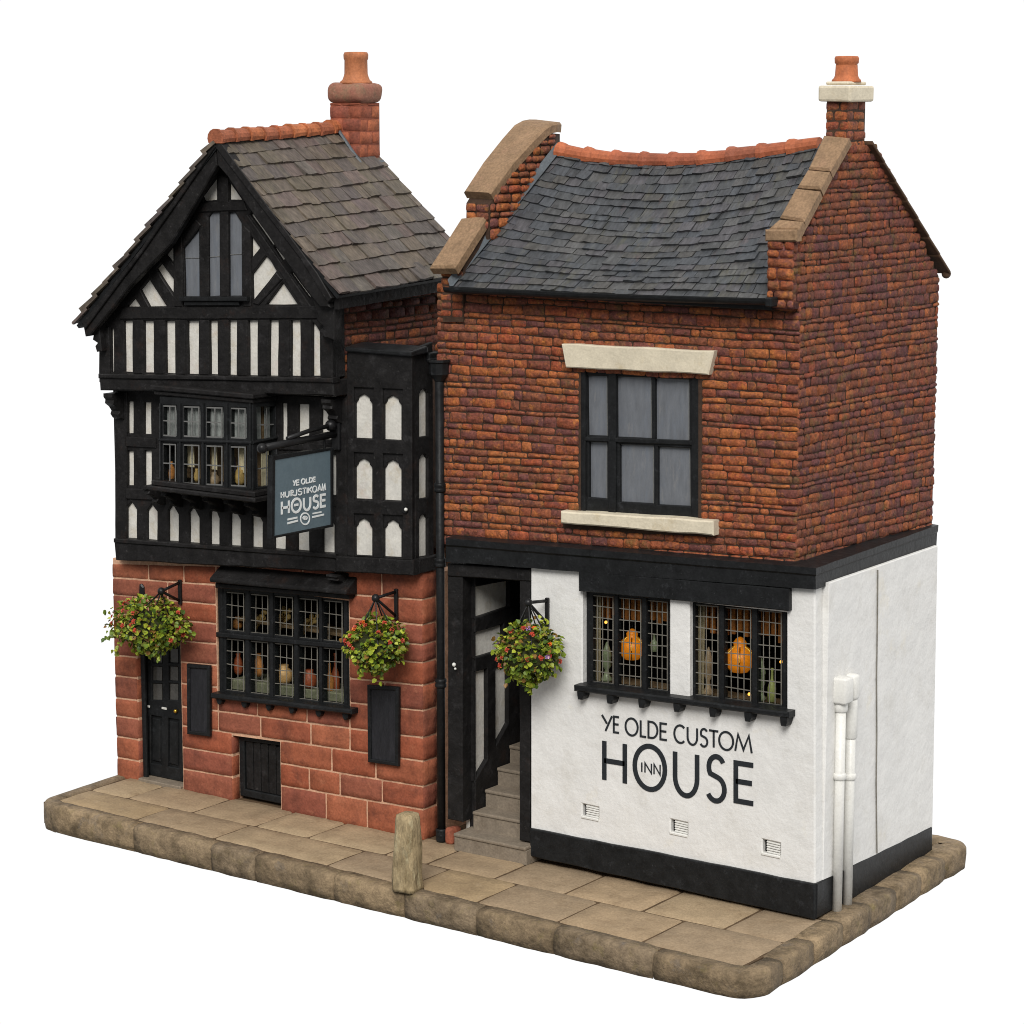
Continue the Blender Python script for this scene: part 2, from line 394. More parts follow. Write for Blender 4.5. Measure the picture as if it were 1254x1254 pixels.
def ribbon(mb, pts, w, n, th, closed=False):
    n = V(n).normalized(); k = len(pts)
    if closed: pts = pts[:-1]; k -= 1
    Lf, Rt = [], []
    for i in range(k):
        if closed: a, b = pts[i-1], pts[(i+1) % k]; p = pts[i]
        else: a, b, p = pts[max(0, i-1)], pts[min(k-1, i+1)], pts[i]
        d1 = (p-a) if (closed or i > 0) else (b-p); d2 = (b-p) if (closed or i < k-1) else (p-a)
        if d1.length < 1e-7: d1 = d2
        if d2.length < 1e-7: d2 = d1
        d1.normalize(); d2.normalize()
        s1 = n.cross(d1); s2 = n.cross(d2); m = s1+s2
        m = m.normalized() if m.length > .2 else s1
        m = m*(w/2/max(.4, m.dot(s1)))
        Lf.append(p+m); Rt.append(p-m)
    lt = [mb.v(p+n*th) for p in Lf]; rt = [mb.v(p+n*th) for p in Rt]; lb = [mb.v(p) for p in Lf]; rb = [mb.v(p) for p in Rt]
    rng = range(k) if closed else range(k-1)
    for i in rng:
        j = (i+1) % k
        mb.f([lt[i], rt[i], rt[j], lt[j]]); mb.f([lt[i], lt[j], lb[j], lb[i]]); mb.f([rt[i], rb[i], rb[j], rt[j]])
    if not closed:
        mb.f([lt[0], lb[0], rb[0], rt[0]]); mb.f([lt[-1], rt[-1], rb[-1], lb[-1]])
def letters(mb, quad, items, w, n, th):
    # quad: TL TR BR BL on the board; items: (char, u0, u1[, v0, v1])
    TLq, TRq, BRq, BLq = quad
    def P(u, v): return bary([BLq, BRq, TRq, TLq], u, v)
    for it in items:
        ch, u0, u1 = it[:3]; v0, v1 = it[3:5] if len(it) > 3 else (0, 1)
        for st in GL[ch]:
            pts = [P(lerp(u0, u1, a), lerp(v0, v1, b)) for a, b in st]
            ribbon(mb, pts, w, n, th, closed=(ch in 'OD'))

# =================================================================== PAVEMENT
PZ = 0.0
kx0, kx1 = -7.42, 0.40
def kerb_y(x): return lerp(-1.10, -1.42, (x+7.3)/7.6)
mb = MB()   # dirt bed under the flags
out = [V((-7.30, 2.62, -.012)), V((-7.30, -1.02, -.012)), V((.16, -1.30, -.012)), V((.18, .0, -.012)), V((.02, 2.5, -.012)), V((-.1, 2.62, -.012))]
prism(mb, out, (0, 0, 1), .2, 0)
bed = mb.build('pavement_bed', dirt, kind='structure')
mb = MB()
def row_y(k, x):
    if k == 0: return .06
    if k == 1: return U(286, 1005, 2, 0).y + (x+6.2)*(U(838, 1126, 2, 0).y-U(286, 1005, 2, 0).y)/(U(838, 1126, 2, 0).x-U(286, 1005, 2, 0).x)
    return kerb_y(x)+.17
j1 = [-7.22, -6.75, -5.95, -5.2, -4.6, -3.75, -3.3, -2.6, -1.9, -1.15, -.4, .15]
j2 = [-7.22, -6.2, -5.25, -3.95, -3.05, -2.35, -1.55, -.75, .15]
for k, js in ((0, j1), (1, j2)):
    for a, b in zip(js, js[1:]):
        g = .010
        sk = .0
        c = [V((a+g, row_y(k+1, a)+g, -.012)), V((b-g, row_y(k+1, b)+g, -.012)), V((b-g, row_y(k, b)-g, -.012)), V((a+g, row_y(k, a)-g, -.012))]
        pillow(mb, c, UZ, .014, .02, 7, 6, .004, .5)
pv = mb.build('pavement', flag, smooth=True, kind='structure')

mb = MB()
def kz(x): return lerp(1.0, .82, (x+7.3)/7.6)
def kerbstone(p0, p1, inn, top=.004, bot=-.26, w=.17, nu=9):
    # p0->p1 along the outer edge, inn: unit vector to the inside
    d = (p1-p0); L = d.length; d.normalize()
    off = random.uniform(0, 40)
    prof = [(w, -.03), (w-.015, 0), (.055, .002), (.02, -.007), (.003, -.032), (0, -.1), (.0, -.17), (.012, -.25), (.04, bot)]
    rows = []
    for i in range(nu+1):
        t = i/nu; t = .02*(1-2*t)+t
        e = 0 if 0 < i < nu else .013
        base = p0+d*(L*t)
        if i == 0: base = p0+d*.004
        if i == nu: base = p1-d*.004
        r = []
        for q, (a, z) in enumerate(prof):
            nz = noise.noise(V((base.x*6+off, base.y*6, q*.9)))
            a2 = a+e*(1 if 1 < q < 8 else 0)+nz*.007*(q > 1)
            r.append(mb.v(base+inn*a2+V((0, 0, z*kz(base.x)+top-e*(.8 if q < 5 else 0)+nz*.006))))
        rows.append(r)
    for A, B in zip(rows, rows[1:]):
        for q in range(len(prof)-1): mb.f([A[q], A[q+1], B[q+1], B[q]])
    mb.f(rows[0][::-1]); mb.f(rows[-1])
fx = [-7.15]+[U(a, b, 2, 0).x for a, b in ((165, 1010), (252, 1036), (304, 1050), (398, 1075), (488, 1095), (587, 1112), (686, 1133), (806, 1163))]
inF = V((-.04, 1, 0)).normalized()
for a, b in zip(fx, fx[1:]): kerbstone(V((a, kerb_y(a), 0)), V((b, kerb_y(b), 0)), inF)
# rounded corners and the two ends
def corner(c, r, a0, a1):
    k = 7
    pts = [V((c[0]+r*math.cos(math.radians(lerp(a0, a1, i/k))), c[1]+r*math.sin(math.radians(lerp(a0, a1, i/k))), 0)) for i in range(k+1)]
    return pts
def kerbpath(pts, w=.17, bot=-.26):
    prof = [(w, -.03), (w-.015, 0), (.055, .002), (.02, -.007), (.003, -.032), (0, -.1), (.0, -.17), (.012, -.25), (.04, bot)]
    rows = []; k = len(pts)
    off = random.uniform(0, 40)
    for i, p in enumerate(pts):
        d = (pts[min(k-1, i+1)]-pts[max(0, i-1)]).normalized(); inn = UZ.cross(d)
        e = .013 if i in (0, k-1) else 0
        r = []
        for q, (a, z) in enumerate(prof):
            nz = noise.noise(V((p.x*6+off, p.y*6, q*.9)))
            r.append(mb.v(p+inn*(a+e*(1 < q < 8)+nz*.007*(q > 1))+V((0, 0, z*kz(p.x)+.004-e*(.8 if q < 5 else 0)+nz*.006))))
        rows.append(r)
    for A, B in zip(rows, rows[1:]):
        for q in range(len(prof)-1): mb.f([A[q], A[q+1], B[q+1], B[q]])
    mb.f(rows[0][::-1]); mb.f(rows[-1])
def dens(pts, st=.12):
    out = []
    for a, b in zip(pts, pts[1:]):
        m = max(1, int((b-a).length/st)); out += [a.lerp(b, i/m) for i in range(m)]
    return out+[pts[-1]]
xr = .35
def xe(y): return .35-.17*max(0, (y+.9)/3.4)
kerbpath(dens([V((fx[-1]+.008, kerb_y(fx[-1]), 0))]+[V((0, kerb_y(0), 0))]+corner((.10, kerb_y(.1)+.25), .25, -92.4, 0)+[V((xr, -.95, 0))]))
ry = [-.94, -.42, .1, .62, 1.1, 1.6, 2.1]
for a, b in zip(ry, ry[1:]): kerbpath(dens([V((xe(a), a+.005, 0)), V((xe(b), b-.005, 0))]), w=.2 if b < .2 else .25)
kerbpath(dens([V((xe(2.1), 2.105, 0)), V((xe(2.45), 2.45, 0))]+corner((xe(2.45)-.2, 2.47), .2, 0, 90)+[V((-.3, 2.72, 0))]), w=.26)
kerbpath(dens([V((-.31, 2.72, 0)), V((-7.0, 2.7, 0))], .4))
kerbpath(dens([V((-7.42, .4, 0)), V((-7.36, -.85, 0))]+corner((-7.14, -.87), .22, 180, 262)+[V((-7.12, kerb_y(-7.12), 0))]), w=.15)
kerbpath(dens([V((-7.0, 2.7, 0)), V((-7.42, 2.6, 0)), V((-7.42, .41, 0))], .3), w=.15)
kb = mb.build('kerb', kerbm, smooth=True, kind='structure')

# =================================================================== TIMBER HOUSE
H1 = thing('timber_framed_house', 'black and white half-timbered gabled pub with red sandstone ground floor', 'house', (-5.6, .7, 0))
xL0, xR0 = -7.366, -3.734
# ---- sandstone ground floor
cl = [690, 708, 729, 752, 778, 803, 828, 855, 877, 902, 928, 957]
cr = [700, 735, 766, 790, 812, 840, 871, 904, 933, 964, 992, 1031]
def course(k):
    a = U(143.5, cl[k], 1, 0); b = U(519, cr[k], 1, 0)
    return lambda x: lerp(a.z, b.z, (x-a.x)/(b.x-a.x))
CR = [course(k) for k in range(12)]
def opn(tl, tr, br, bl):
    a, b, c, d = FP((tl, tr, br, bl), 0)
    x0 = (a.x+d.x)/2; x1 = (b.x+c.x)/2
    return (x0, x1, lambda x: lerp(d.z, c.z, (x-x0)/(x1-x0)), lambda x: lerp(a.z, b.z, (x-x0)/(x1-x0)))
O_door = opn((169, 778), (222, 785), (222, 972), (169, 960))
O_win = opn((265, 715), (427, 736), (427, 872), (265, 850))
O_hat = opn((284.5, 901), (343, 909), (343, 1002), (284.5, 990))
OPS = [O_door, O_win, O_hat]
back_o = [(O_door[0], O_door[1], lambda x: -.1, O_door[3]), O_win, (O_hat[0], O_hat[1], lambda x: -.1, O_hat[3])]
mb = MB()
g = .0078
def stone(a, b, lo, hi):
    if b-a < .03: return
    c = [V((a+g, .009, lo(a)+g)), V((b-g, .009, lo(b)+g)), V((b-g, .009, hi(b)-g)), V((a+g, .009, hi(a)-g))]
    if min(c[3].z-c[0].z, c[2].z-c[1].z) < .035: return
    pillow(mb, c, FN, .012, .008, max(4, int((b-a)/.06)), 6, .0035, .5)
def put(a, b, lo, hi, ops):
    for i, (x0, x1, zl, zh) in enumerate(ops):
        if b <= x0+.01 or a >= x1-.01: continue
        m = (max(a, x0)+min(b, x1))/2
        if hi(m) <= zl(m)+.01 or lo(m) >= zh(m)-.01: continue
        r = ops[i+1:]
        if a < x0: put(a, x0, lo, hi, r)
        if b > x1: put(x1, b, lo, hi, r)
        aa, bb = max(a, x0), min(b, x1)
        if hi(m) > zh(m)+.03: put(aa, bb, zh, hi, r)
        if lo(m) < zl(m)-.03: put(aa, bb, lo, zl, r)
        return
    stone(a, b, lo, hi)
random.seed(21)
breaks = {}
for k in range(11):
    hi, lo = CR[k], CR[k+1]
    xs = [xL0]
    marks = [O_door[0], O_door[1]] if k > 2 else []
    if 1 <= k <= 7: marks += [O_win[0], O_win[1]]
    if k > 7: marks += [O_hat[0], O_hat[1]]
    marks = sorted(set(marks+[xR0]))
    x = xL0
    for mkx in marks:
        L = mkx-x
        nblk = max(1, round(L/random.uniform(.42, .62)))
        cuts = sorted(random.uniform(.8, 1.2) for _ in range(nblk))
        random.shuffle(cuts); tot = sum(cuts); acc = 0
        for c in cuts:
            a = x+L*acc/tot; acc += c; b = x+L*acc/tot
            put(a, b, lo, hi, OPS)
        x = mkx
for k in range(11):   # the return at the right corner
    z1, z0 = CR[k](xR0), CR[k+1](xR0)
    c = [V((xR0-.012, .0+g, z0+g)), V((xR0-.012, .2, z0+g)), V((xR0-.012, .2, z1-g)), V((xR0-.012, .0+g, z1-g))]
    pillow(mb, c, SN, .011, .008, 5, 5, .0035, .5)
for k in range(11):   # the left flank
    z1, z0 = CR[k](xL0), CR[k+1](xL0); ys = [0, .5, 1.02, 1.5] if k % 2 else [0, .28, .8, 1.2, 1.5]
    for a, b in zip(ys, ys[1:]):
        pillow(mb, [V((xL0+.009, b-g, z0+g)), V((xL0+.009, a+g, z0+g)), V((xL0+.009, a+g, z1-g)), V((xL0+.009, b-g, z1-g))], V((-1, 0, 0)), .011, .008, 5, 5, .0035, .5)
wall = mb.build('stone_wall', sandstone, H1, smooth=True)
mb = MB()
outer = [V((xL0+.012, .009, -.08)), V((xR0-.012, .009, -.08)), V((xR0-.012, .009, CR[0](xR0)+.05)), V((xL0+.012, .009, CR[0](xL0)+.05))]
holes = []
for x0, x1, zl, zh in back_o:
    zl2 = (lambda x: -.07) if zl(x0) < 0 else zl
    holes.append([V((x0, .009, zl2(x0))), V((x1, .009, zl2(x1))), V((x1, .009, zh(x1))), V((x0, .009, zh(x0)))])
plate(mb, outer, holes, FN, .14, .001)
box(mb, xL0+.01, xL0+.12, .146, 1.5, -.06, 2.2, 0); box(mb, xR0-.13, xR0-.014, .146, 1.5, -.06, 2.3, 0); box(mb, xL0+.122, xR0-.132, 1.38, 1.5, -.06, 2.3, 0)
mb.build('mortar', stonemortar, wall)
# jambs of the sandstone openings
for o, y1 in ((O_door, .11), (O_hat, .1)):
    mb = MB()
    x0, x1, zl, zh = o
    for k in range(11):
        z0 = max(CR[k+1](x0), -.02); z1 = min(CR[k](x0), zh(x0))
        if z1-z0 < .04 or z0 < zl(x0)-.2: continue
        c = [V((x0-.004, .0, z0+g)), V((x0-.004, y1, z0+g)), V((x0-.004, y1, z1-g)), V((x0-.004, .0, z1-g))]
        pillow(mb, c, SN, .012, .012, 3, 4, .003, .6)
    mb.build('jamb', sandstone, wall, smooth=True)

# ---- first floor (jettied) plaster + frame
def rect(x0, x1, y0, y1, s=.035): # a panel on a face that falls a little to the right in the photo
    return [(x0, y0), (x1, y0+(x1-x0)*s), (x1, y1+(x1-x0)*s), (x0, y1)]
YF1 = -.10
pan = [rect(155.9, 162.8, 491.5, 530.6), rect(176, 184.6, 492.5, 531.6), rect(155.9, 163, 552, 594.4), rect(176.6, 185, 552, 595.4),
       rect(344.5, 351, 494, 538.6), rect(364.7, 378, 495, 535.6), rect(393.5, 409, 496, 538), rect(364.7, 378, 556, 603), rect(393.5, 414.5, 557, 606)]
pts_ = [(154.7, 167, 160.5, 614.5, 622.5, 624, 660.5), (180, 192, 185.4, 617.5, 625.5, 626.5, 662.4), (205.7, 218, 211, 617.5, 625, 630, 664.8), (231, 243.6, 236, 619.5, 628, 634, 667),
        (256.8, 268, 262.5, 620.5, 628, 635, 668.7), (282, 294, 286.5, 622.5, 630, 637, 670.3), (308, 321, 312, 622.8, 631, 639, 672), (335.7, 349, 341, 625, 633, 640, 674.6),
        (363.7, 378, 370, 627, 635, 641, 675.4), (394.8, 409, 401, 629, 637, 643, 677.4)]
for x0, x1, xa, ya, sl, sr, yb in pts_: pan.append([(x0, yb), (x0, sl), (xa, ya), (x1, sr), (x1, yb+.6)])
mb = MB()
plate(mb, FP([(140.5, 474), (424, 487), (424, 690), (140.5, 672)], YF1), [FP(p, YF1) for p in pan], FN, .045, .007, .003)
# raised rails and posts
def bm_(mb, pts, y, depth=.05, bev=.008, wav=.003): prism(mb, FP(pts, y), FN, depth, bev, wav)
for p in ([(140.5, 479), (155, 480), (154, 664), (140.5, 663)], [(152.5, 534.5), (190, 537), (190, 549), (152.5, 547)], [(152.5, 598), (192, 600), (192, 613), (152.5, 611)],
          [(411, 486), (424, 486.5), (424, 684), (411, 684)], [(340, 541), (411, 544), (411, 553.5), (340, 551)], [(340, 606), (411, 609), (411, 620), (340, 617)]):
    bm_(mb, p, YF1-.018, .03)
xa = U(424, 600, 1, YF1).x
box(mb, xL0+.13, xL0+.22, YF1+.047, .3, 2.1, 3.7, 0)
frame = mb.build('timber_frame', black, H1)
mb = MB()
P4 = FP([(141.5, 472), (424, 486), (424, 690), (141.5, 674)], YF1+.03)
prism(mb, P4, FN, .1, .001)
pl1 = mb.build('plaster_panel', plaster, H1)
# lower jetty beam with rounded top edge
mb = MB()
prism(mb, FP([(139, 663.5), (410, 682.5), (410, 700.5), (141, 686)], -.15), FN, .2, .012, .004)
prism(mb, FP([(138.5, 659.5), (410.5, 679), (410.5, 684), (138.5, 664.5)], -.168), FN, .1, .008, .002)
mb.build('jetty_beam', black, H1)
# ---- upper storey + gable
YG = -.24
gp = [
 [(264.7, 216.6), (265, 244.5), (249.6, 246.5), (246.7, 241)], [(279.9, 222), (296, 244.5), (279.9, 244.5)],
 [(234, 259), (237, 265), (222, 282), (220, 279)], [(307.8, 259.6), (335.7, 299.5), (331.7, 299.5), (306, 263.6)],
 [(335.7, 301), (348.5, 317), (345, 319.5), (335, 304)], [(357, 332), (380, 363), (378, 365.5), (355.7, 335)],
 [(211.6, 300.3), (211.6, 323.4), (202, 312)], [(197, 322), (212, 341.5), (211.6, 361.4), (190.9, 329.5)],
 [(182, 341.5), (203.6, 375), (182, 375.5), (171, 355)], [(164.5, 364.6), (171.7, 375.8), (155, 375.8)],
 [(307, 288.3), (318, 303.5), (307, 317)], [(325, 313), (330.5, 319), (338, 332), (308.6, 369.4), (307.8, 336)], [(346, 346), (364, 372.6), (325.7, 373)],
 [(135, 401), (139, 403), (139, 455.5), (136, 455.5)],
 [(151, 393), (161.8, 393), (161.8, 455.7), (151.8, 455.5)], [(175.7, 393), (187.4, 393), (187.8, 456.5), (176, 456.4)], [(202, 393), (213.8, 393), (214, 457.5), (202.6, 457)],
 [(229, 393), (242.7, 393), (242.7, 458.4), (229.4, 458)], [(256, 393), (265.8, 393), (266.2, 458.7), (256.6, 458.4)], [(279, 392.5), (289.5, 392.5), (289.3, 459.6), (279.4, 459)],
 [(303.4, 392.5), (315, 392.5), (315, 460), (304, 460)], [(329.4, 392.5), (340.5, 392.5), (340, 460.5), (329, 460)], [(355.4, 392.5), (367, 392.5), (367.4, 460.5), (355.6, 460.4)],
 [(382, 394), (386, 398), (391, 406), (391.6, 460.5), (382, 460.5)]]
wl = [[(243.5, 279.6), (244, 363), (226, 363), (224.5, 304)], [(254.6, 266), (258.6, 260.4), (268.5, 260.4), (269, 362), (255.4, 363)],
      [(279.9, 260.4), (287.8, 260.4), (295.5, 273), (296, 362), (280, 362)]]
mb = MB()
GO = [(121, 468), (121, 404), (122, 398), (277, 178), (416, 366), (407, 380), (407, 470)]
plate(mb, FP(GO, YG), [FP(p, YG) for p in gp+wl], FN, .05, .007, .003)
for p in ([(148, 376.5), (394, 374.5), (394, 390.5), (146, 391)], [(121, 404), (133, 400), (134, 460), (120.5, 459)], [(393, 392), (406.8, 392), (406.8, 463), (393, 463)],
          [(246, 248), (298, 246.5), (302, 258), (240, 260)], [(266.5, 214), (278.5, 217), (278.7, 248), (266.5, 248)], [(270, 259), (279, 259), (279.3, 364), (269.8, 364)],
          [(213, 296), (222.5, 290), (223.5, 376), (213, 376)], [(297.5, 276), (306, 284), (307, 376), (297.5, 376)]):
    bm_(mb, p, YG-.016, .03)
for i, x in enumerate((163, 189.5, 215, 244, 267.5, 291, 316.5, 342, 369)):
    bm_(mb, [(x, 392), (x+11.5, 392), (x+11.5, 458+i*.5), (x, 458+i*.5)], YG-.01, .03)
# right-hand braces
bm_(mb, [(296, 263), (302.5, 263), (375.5, 368), (390, 389), (378, 389)], YG-.012, .03)
bm_(mb, [(338, 334), (345, 342), (316, 374), (309, 372)], YG-.014, .03)
bm_(mb, [(223, 287), (239, 268), (246, 276), (224, 303)], YG-.012, .03)
xg = U(407, 430, 1, YG).x
xgl = U(121, 430, 1, YG).x
zj = U(407, 463, 1, YG).z
hexa(mb, [V((xg-.14, YG+.051, zj)), V((xg-.001, YG+.051, zj)), V((xg-.001, -.07, zj)), V((xg-.14, -.07, zj))],
     [V((xg-.14, YG+.051, 4.68)), V((xg-.001, YG+.051, 4.68)), V((xg-.001, -.07, 4.68)), V((xg-.14, -.07, 4.68))], .004)
mb.build('gable_frame', black, H1)
mb = MB()
GO2 = [(122, 468), (122, 405), (124, 399), (277, 181), (413, 366), (406, 380), (406, 470)]
plate(mb, FP(GO2, YG+.034), [FP([(221, 256), (299, 256), (299, 366), (221, 366)], YG+.034)], FN, .1, .001)
mb.build('gable_plaster', plaster, H1)
# attic window
mb = MB()
plate(mb, FP([(221, 258), (300, 258), (300, 367), (221, 367)], YG+.014), [FP(p, YG+.014) for p in wl], FN, .03, .003)
prism(mb, FP([(219, 363.5), (302, 363.5), (302, 369), (219, 369)], YG-.06), FN, .1, .006)
prism(mb, FP([(225, 369), (292, 369), (292, 374), (225, 374)], YG-.035), FN, .06, .005)
aw = mb.build('attic_window', blackh, H1)
for p in ([(224, 278), (245, 278), (245, 364), (224, 364)], [(254, 260), (269.5, 260), (269.5, 364), (254, 364)], [(279.5, 260), (297, 260), (297, 364), (279.5, 364)]):
    mb = MB(); prism(mb, FP(p, YG+.026), FN, .008, 0); mb.build('pane', greyglass, aw)
for a, b in (((255, 315), (269, 314)), ((280, 312), (296, 311)), ((225.6, 316), (244, 316))):
    mb = MB(); tube(mb, [U(*a, 1, YG+.024), U(*b, 1, YG+.024)], .004, 6); mb.build('glazing_bar', leadw, aw)
# upper jetty beam
mb = MB()
prism(mb, FP([(121, 462), (407.5, 467), (408.5, 485), (122, 478)], -.30), FN, .2, .012, .004)
prism(mb, FP([(119.5, 457.8), (407, 463.2), (407, 469), (119.5, 463.5)], -.32), FN, .1, .01, .002)
q0 = U(407.5, 467, 1, -.30); q1 = U(408.5, 485, 1, -.30)
hexa(mb, [V((q0.x-.1, -.098, q1.z+.005)), V((q0.x-.002, -.098, q1.z+.005)), V((q0.x-.002, .02, q1.z+.005)), V((q0.x-.1, .02, q1.z+.005))],
     [V((q0.x-.1, -.098, q0.z)), V((q0.x-.002, -.098, q0.z)), V((q0.x-.002, .02, q0.z)), V((q0.x-.1, .02, q0.z))], .004)
mb.build('jetty_beam', black, H1)
# scroll corbels
def scroll(mb, top, drop, proj, w, n=FN, lat=SN):
    # side profile: S-curved console hanging from `top` (wall side), projecting along n
    prof = [(0, 0), (proj, 0), (proj, -.12*drop), (proj*.86, -.24*drop), (proj*.9, -.36*drop), (proj*.6, -.5*drop), (proj*.42, -.66*drop), (proj*.5, -.78*drop), (proj*.34, -.92*drop), (proj*.12, -drop), (0, -drop)]
    A = [top+n*a+V((0, 0, z))-lat*(w/2) for a, z in prof]
    prism(mb, [p+lat*w for p in A], lat, w, .008)
for (px, py, dr, pr, w, nm) in ((147.5, 480, .25, .17, .1, 0), (414, 487, .22, .17, .1, 0)):
    mb = MB(); t = U(px, py, 1, -.11); scroll(mb, t, dr, pr, w); mb.build('corbel', black, H1)
mb = MB()   # brackets that end the bargeboards
prism(mb, FP([(104, 401), (121, 396), (124, 430), (118, 431), (116, 424), (119, 420), (113, 416), (114, 410), (107, 409)], -.33), FN, .09, .008)
mb.build('gable_bracket', black, H1)
mb = MB()
prism(mb, FP([(383, 368), (396, 368), (409, 372), (409, 417), (402, 414), (395, 413), (391, 405), (396, 400), (387, 392), (389, 385)], -.34), FN, .1, .008)
mb.build('gable_bracket', black, H1)
# bargeboards
mb = MB()
prism(mb, FP([(263, 178), (265.5, 203), (209, 299), (157, 353), (117, 402), (110, 411), (104, 412), (102, 401), (160, 330)], -.40), FN, .06, .01, .004, .25)
prism(mb, FP([(263, 168), (263.5, 180), (174, 309), (103, 404), (100.5, 395), (173, 303)], -.425), FN, .08, .006, .002, .3)
mb.build('bargeboard', black, H1)
mb = MB()
prism(mb, FP([(264, 178), (276, 192), (367, 314), (401, 369), (404, 377), (392, 376), (381, 363), (348, 317), (278, 216), (266, 202)], -.402), FN, .06, .01, .004, .25)
prism(mb, FP([(264, 168), (269, 173), (388, 334), (406, 365), (401, 371), (367, 316), (264, 181)], -.424), FN, .08, .006, .002, .3)
mb.build('bargeboard', black, H1)
# ---- roof
YB = 1.55
E0 = U(415, 358, 1, -.42); E1 = V((E0.x, YB, 4.80)); R0 = V((-5.594, -.42, 5.975)); R1 = V((-5.66, YB, 6.05))
W0 = U(92, 395, 1, -.42); W1 = V((W0.x, YB, 4.40))
def slates(mb, surf, nrm, rows, ncol, th=.018, lap=1.3, jit=.012, edgejit=.012, us=(0, 1), Lm=2, vmax=1.0, cw=.03):
    sd = random.uniform(0, 50)
    for r in range(rows):
        v0 = r/rows*vmax; v1 = min(vmax, (r+lap)/rows*vmax)
        u = us[0]-random.uniform(0, .7)/ncol
        while u < us[1]:
            w = random.uniform(.65, 1.35)/ncol
            a, b = max(us[0], u), min(us[1], u+w)
            u += w
            if b-a < .12/ncol: continue
            gap = .0018/Lm
            dv = random.uniform(-edgejit, edgejit)
            k = 3; tl = random.uniform(.7, 1.3)*th
            lo_t, lo_b, hi_t, hi_b = [], [], [], []
            for i in range(k+1):
                uu = lerp(a+gap, b-gap, i/k); vv = v0+dv/Lm+random.uniform(-.35, .35)*edgejit/Lm
                if i in (0, k): vv += .004/Lm
                vv += cw*noise.noise(V((uu*Lm*1.6, r*2.3, sd)))/Lm; p = surf(uu, max(-.02, vv)); n = nrm(uu, vv)
                ex = random.uniform(.8, 1.2)
                lo_t.append(mb.v(p+n*(tl*2.1*ex))); lo_b.append(mb.v(p+n*(tl*.9)))
                p2 = surf(uu, v1); hi_t.append(mb.v(p2+n*tl*.95)); hi_b.append(mb.v(p2-n*.004))
            for i in range(k):
                mb.f([lo_t[i], lo_t[i+1], hi_t[i+1], hi_t[i]]); mb.f([lo_b[i], lo_b[i+1], lo_t[i+1], lo_t[i]])
                mb.f([lo_b[i], hi_b[i], hi_b[i+1], lo_b[i+1]])
            mb.f([lo_b[0], lo_t[0], hi_t[0], hi_b[0]]); mb.f([lo_b[k], hi_b[k], hi_t[k], lo_t[k]])
def bil(A, B, C, D): return lambda u, v: A*((1-u)*(1-v))+B*(u*(1-v))+C*(u*v)+D*((1-u)*v)   # A eave0 B eave1 C ridge1 D ridge0
def nfun(sf, flip=1):
    def f(u, v):
        e = .01; a = sf(u+e, v)-sf(u-e, v); b = sf(u, v+e)-sf(u, v-e)
        n = a.cross(b).normalized(); return n if n.z > 0 else -n
    return f
random.seed(5)
dn = V((0, 0, -.035))
sR = bil(E0+dn, E1+dn, R1+dn, R0+dn); sL = bil(W0+dn, W1+dn, R1+dn, R0+dn)
mb = MB()
slates(mb, sR, nfun(sR), 11, 11, th=.017, Lm=1.9, edgejit=.006, cw=.02, us=(.0, 1))
slates(mb, sL, nfun(sL), 13, 9, th=.026, Lm=2.3, edgejit=.012, us=(-.012, 1))
roof = mb.build('roof', tile, H1)
mb = MB()   # boarding under the slates
for sf in (sR, sL):
    n = nfun(sf)
    q = [sf(u, v) for u, v in ((.004, .005), (.996, .005), (.996, 1), (.004, 1))]
    a = [mb.v(p+n(.5, .5)*.0) for p in q]; b = [mb.v(p-n(.5, .5)*.035) for p in q]
    mb.f(a); mb.f(b[::-1])
    for i in range(4): mb.f([a[i], b[i], b[(i+1) % 4], a[(i+1) % 4]])
mb.build('roof_boarding', blackh, roof)
mb = MB()   # eave fascia on the right
prism(mb, [E0+V((-.05, .06, -.05)), E1+V((-.05, 0, -.05)), E1+V((-.05, 0, -.15)), E0+V((-.05, .06, -.15))], SN, .05, .006)
mb.build('eave_board', black, H1)
def ridgetiles(mb, P, r, segl, drop=.5, kk=9, flare=.01, r_end=0):
    # P: polyline of the ridge; half-round tiles laid along it
    L = sum((b-a).length for a, b in zip(P, P[1:]))
    def at(t):
        d = t*L
        for a, b in zip(P, P[1:]):
            l = (b-a).length
            if d <= l+1e-9: return a.lerp(b, d/l if l else 0), (b-a).normalized()
            d -= l
        return P[-1], (P[-1]-P[-2]).normalized()
    n = max(1, round(L/segl))
    for i in range(n):
        jz = random.uniform(-.005, .005)
        rings = []
        for t, rr in ((i/n+.006/L, r+flare), ((i+.18)/n, r+flare*.8), ((i+.3)/n, r), ((i+.75)/n, r-.003), ((i+1)/n-.001/L, r-.007)):
            p, d = at(min(1, t)); e = UZ.cross(d).normalized(); up = d.cross(e).normalized()
            rings.append([mb.v(p+V((0, 0, jz))+e*(rr*1.05*math.cos(q))+up*(rr*math.sin(q))) for q in [lerp(-drop, math.pi+drop, j/kk) for j in range(kk+1)]])
        for A, B in zip(rings, rings[1:]):
            for j in range(kk): mb.f([A[j], A[j+1], B[j+1], B[j]])
        mb.f(rings[0]); mb.f(rings[-1][::-1])
mb = MB(); ridgetiles(mb, [R0+V((0, -.02, .0)), R0.lerp(R1, .5)+V((0, 0, -.01)), R1+V((0, 0, .0))], .074, .2, .5)
mb.build('ridge_tile', ridge, roof, smooth=False)
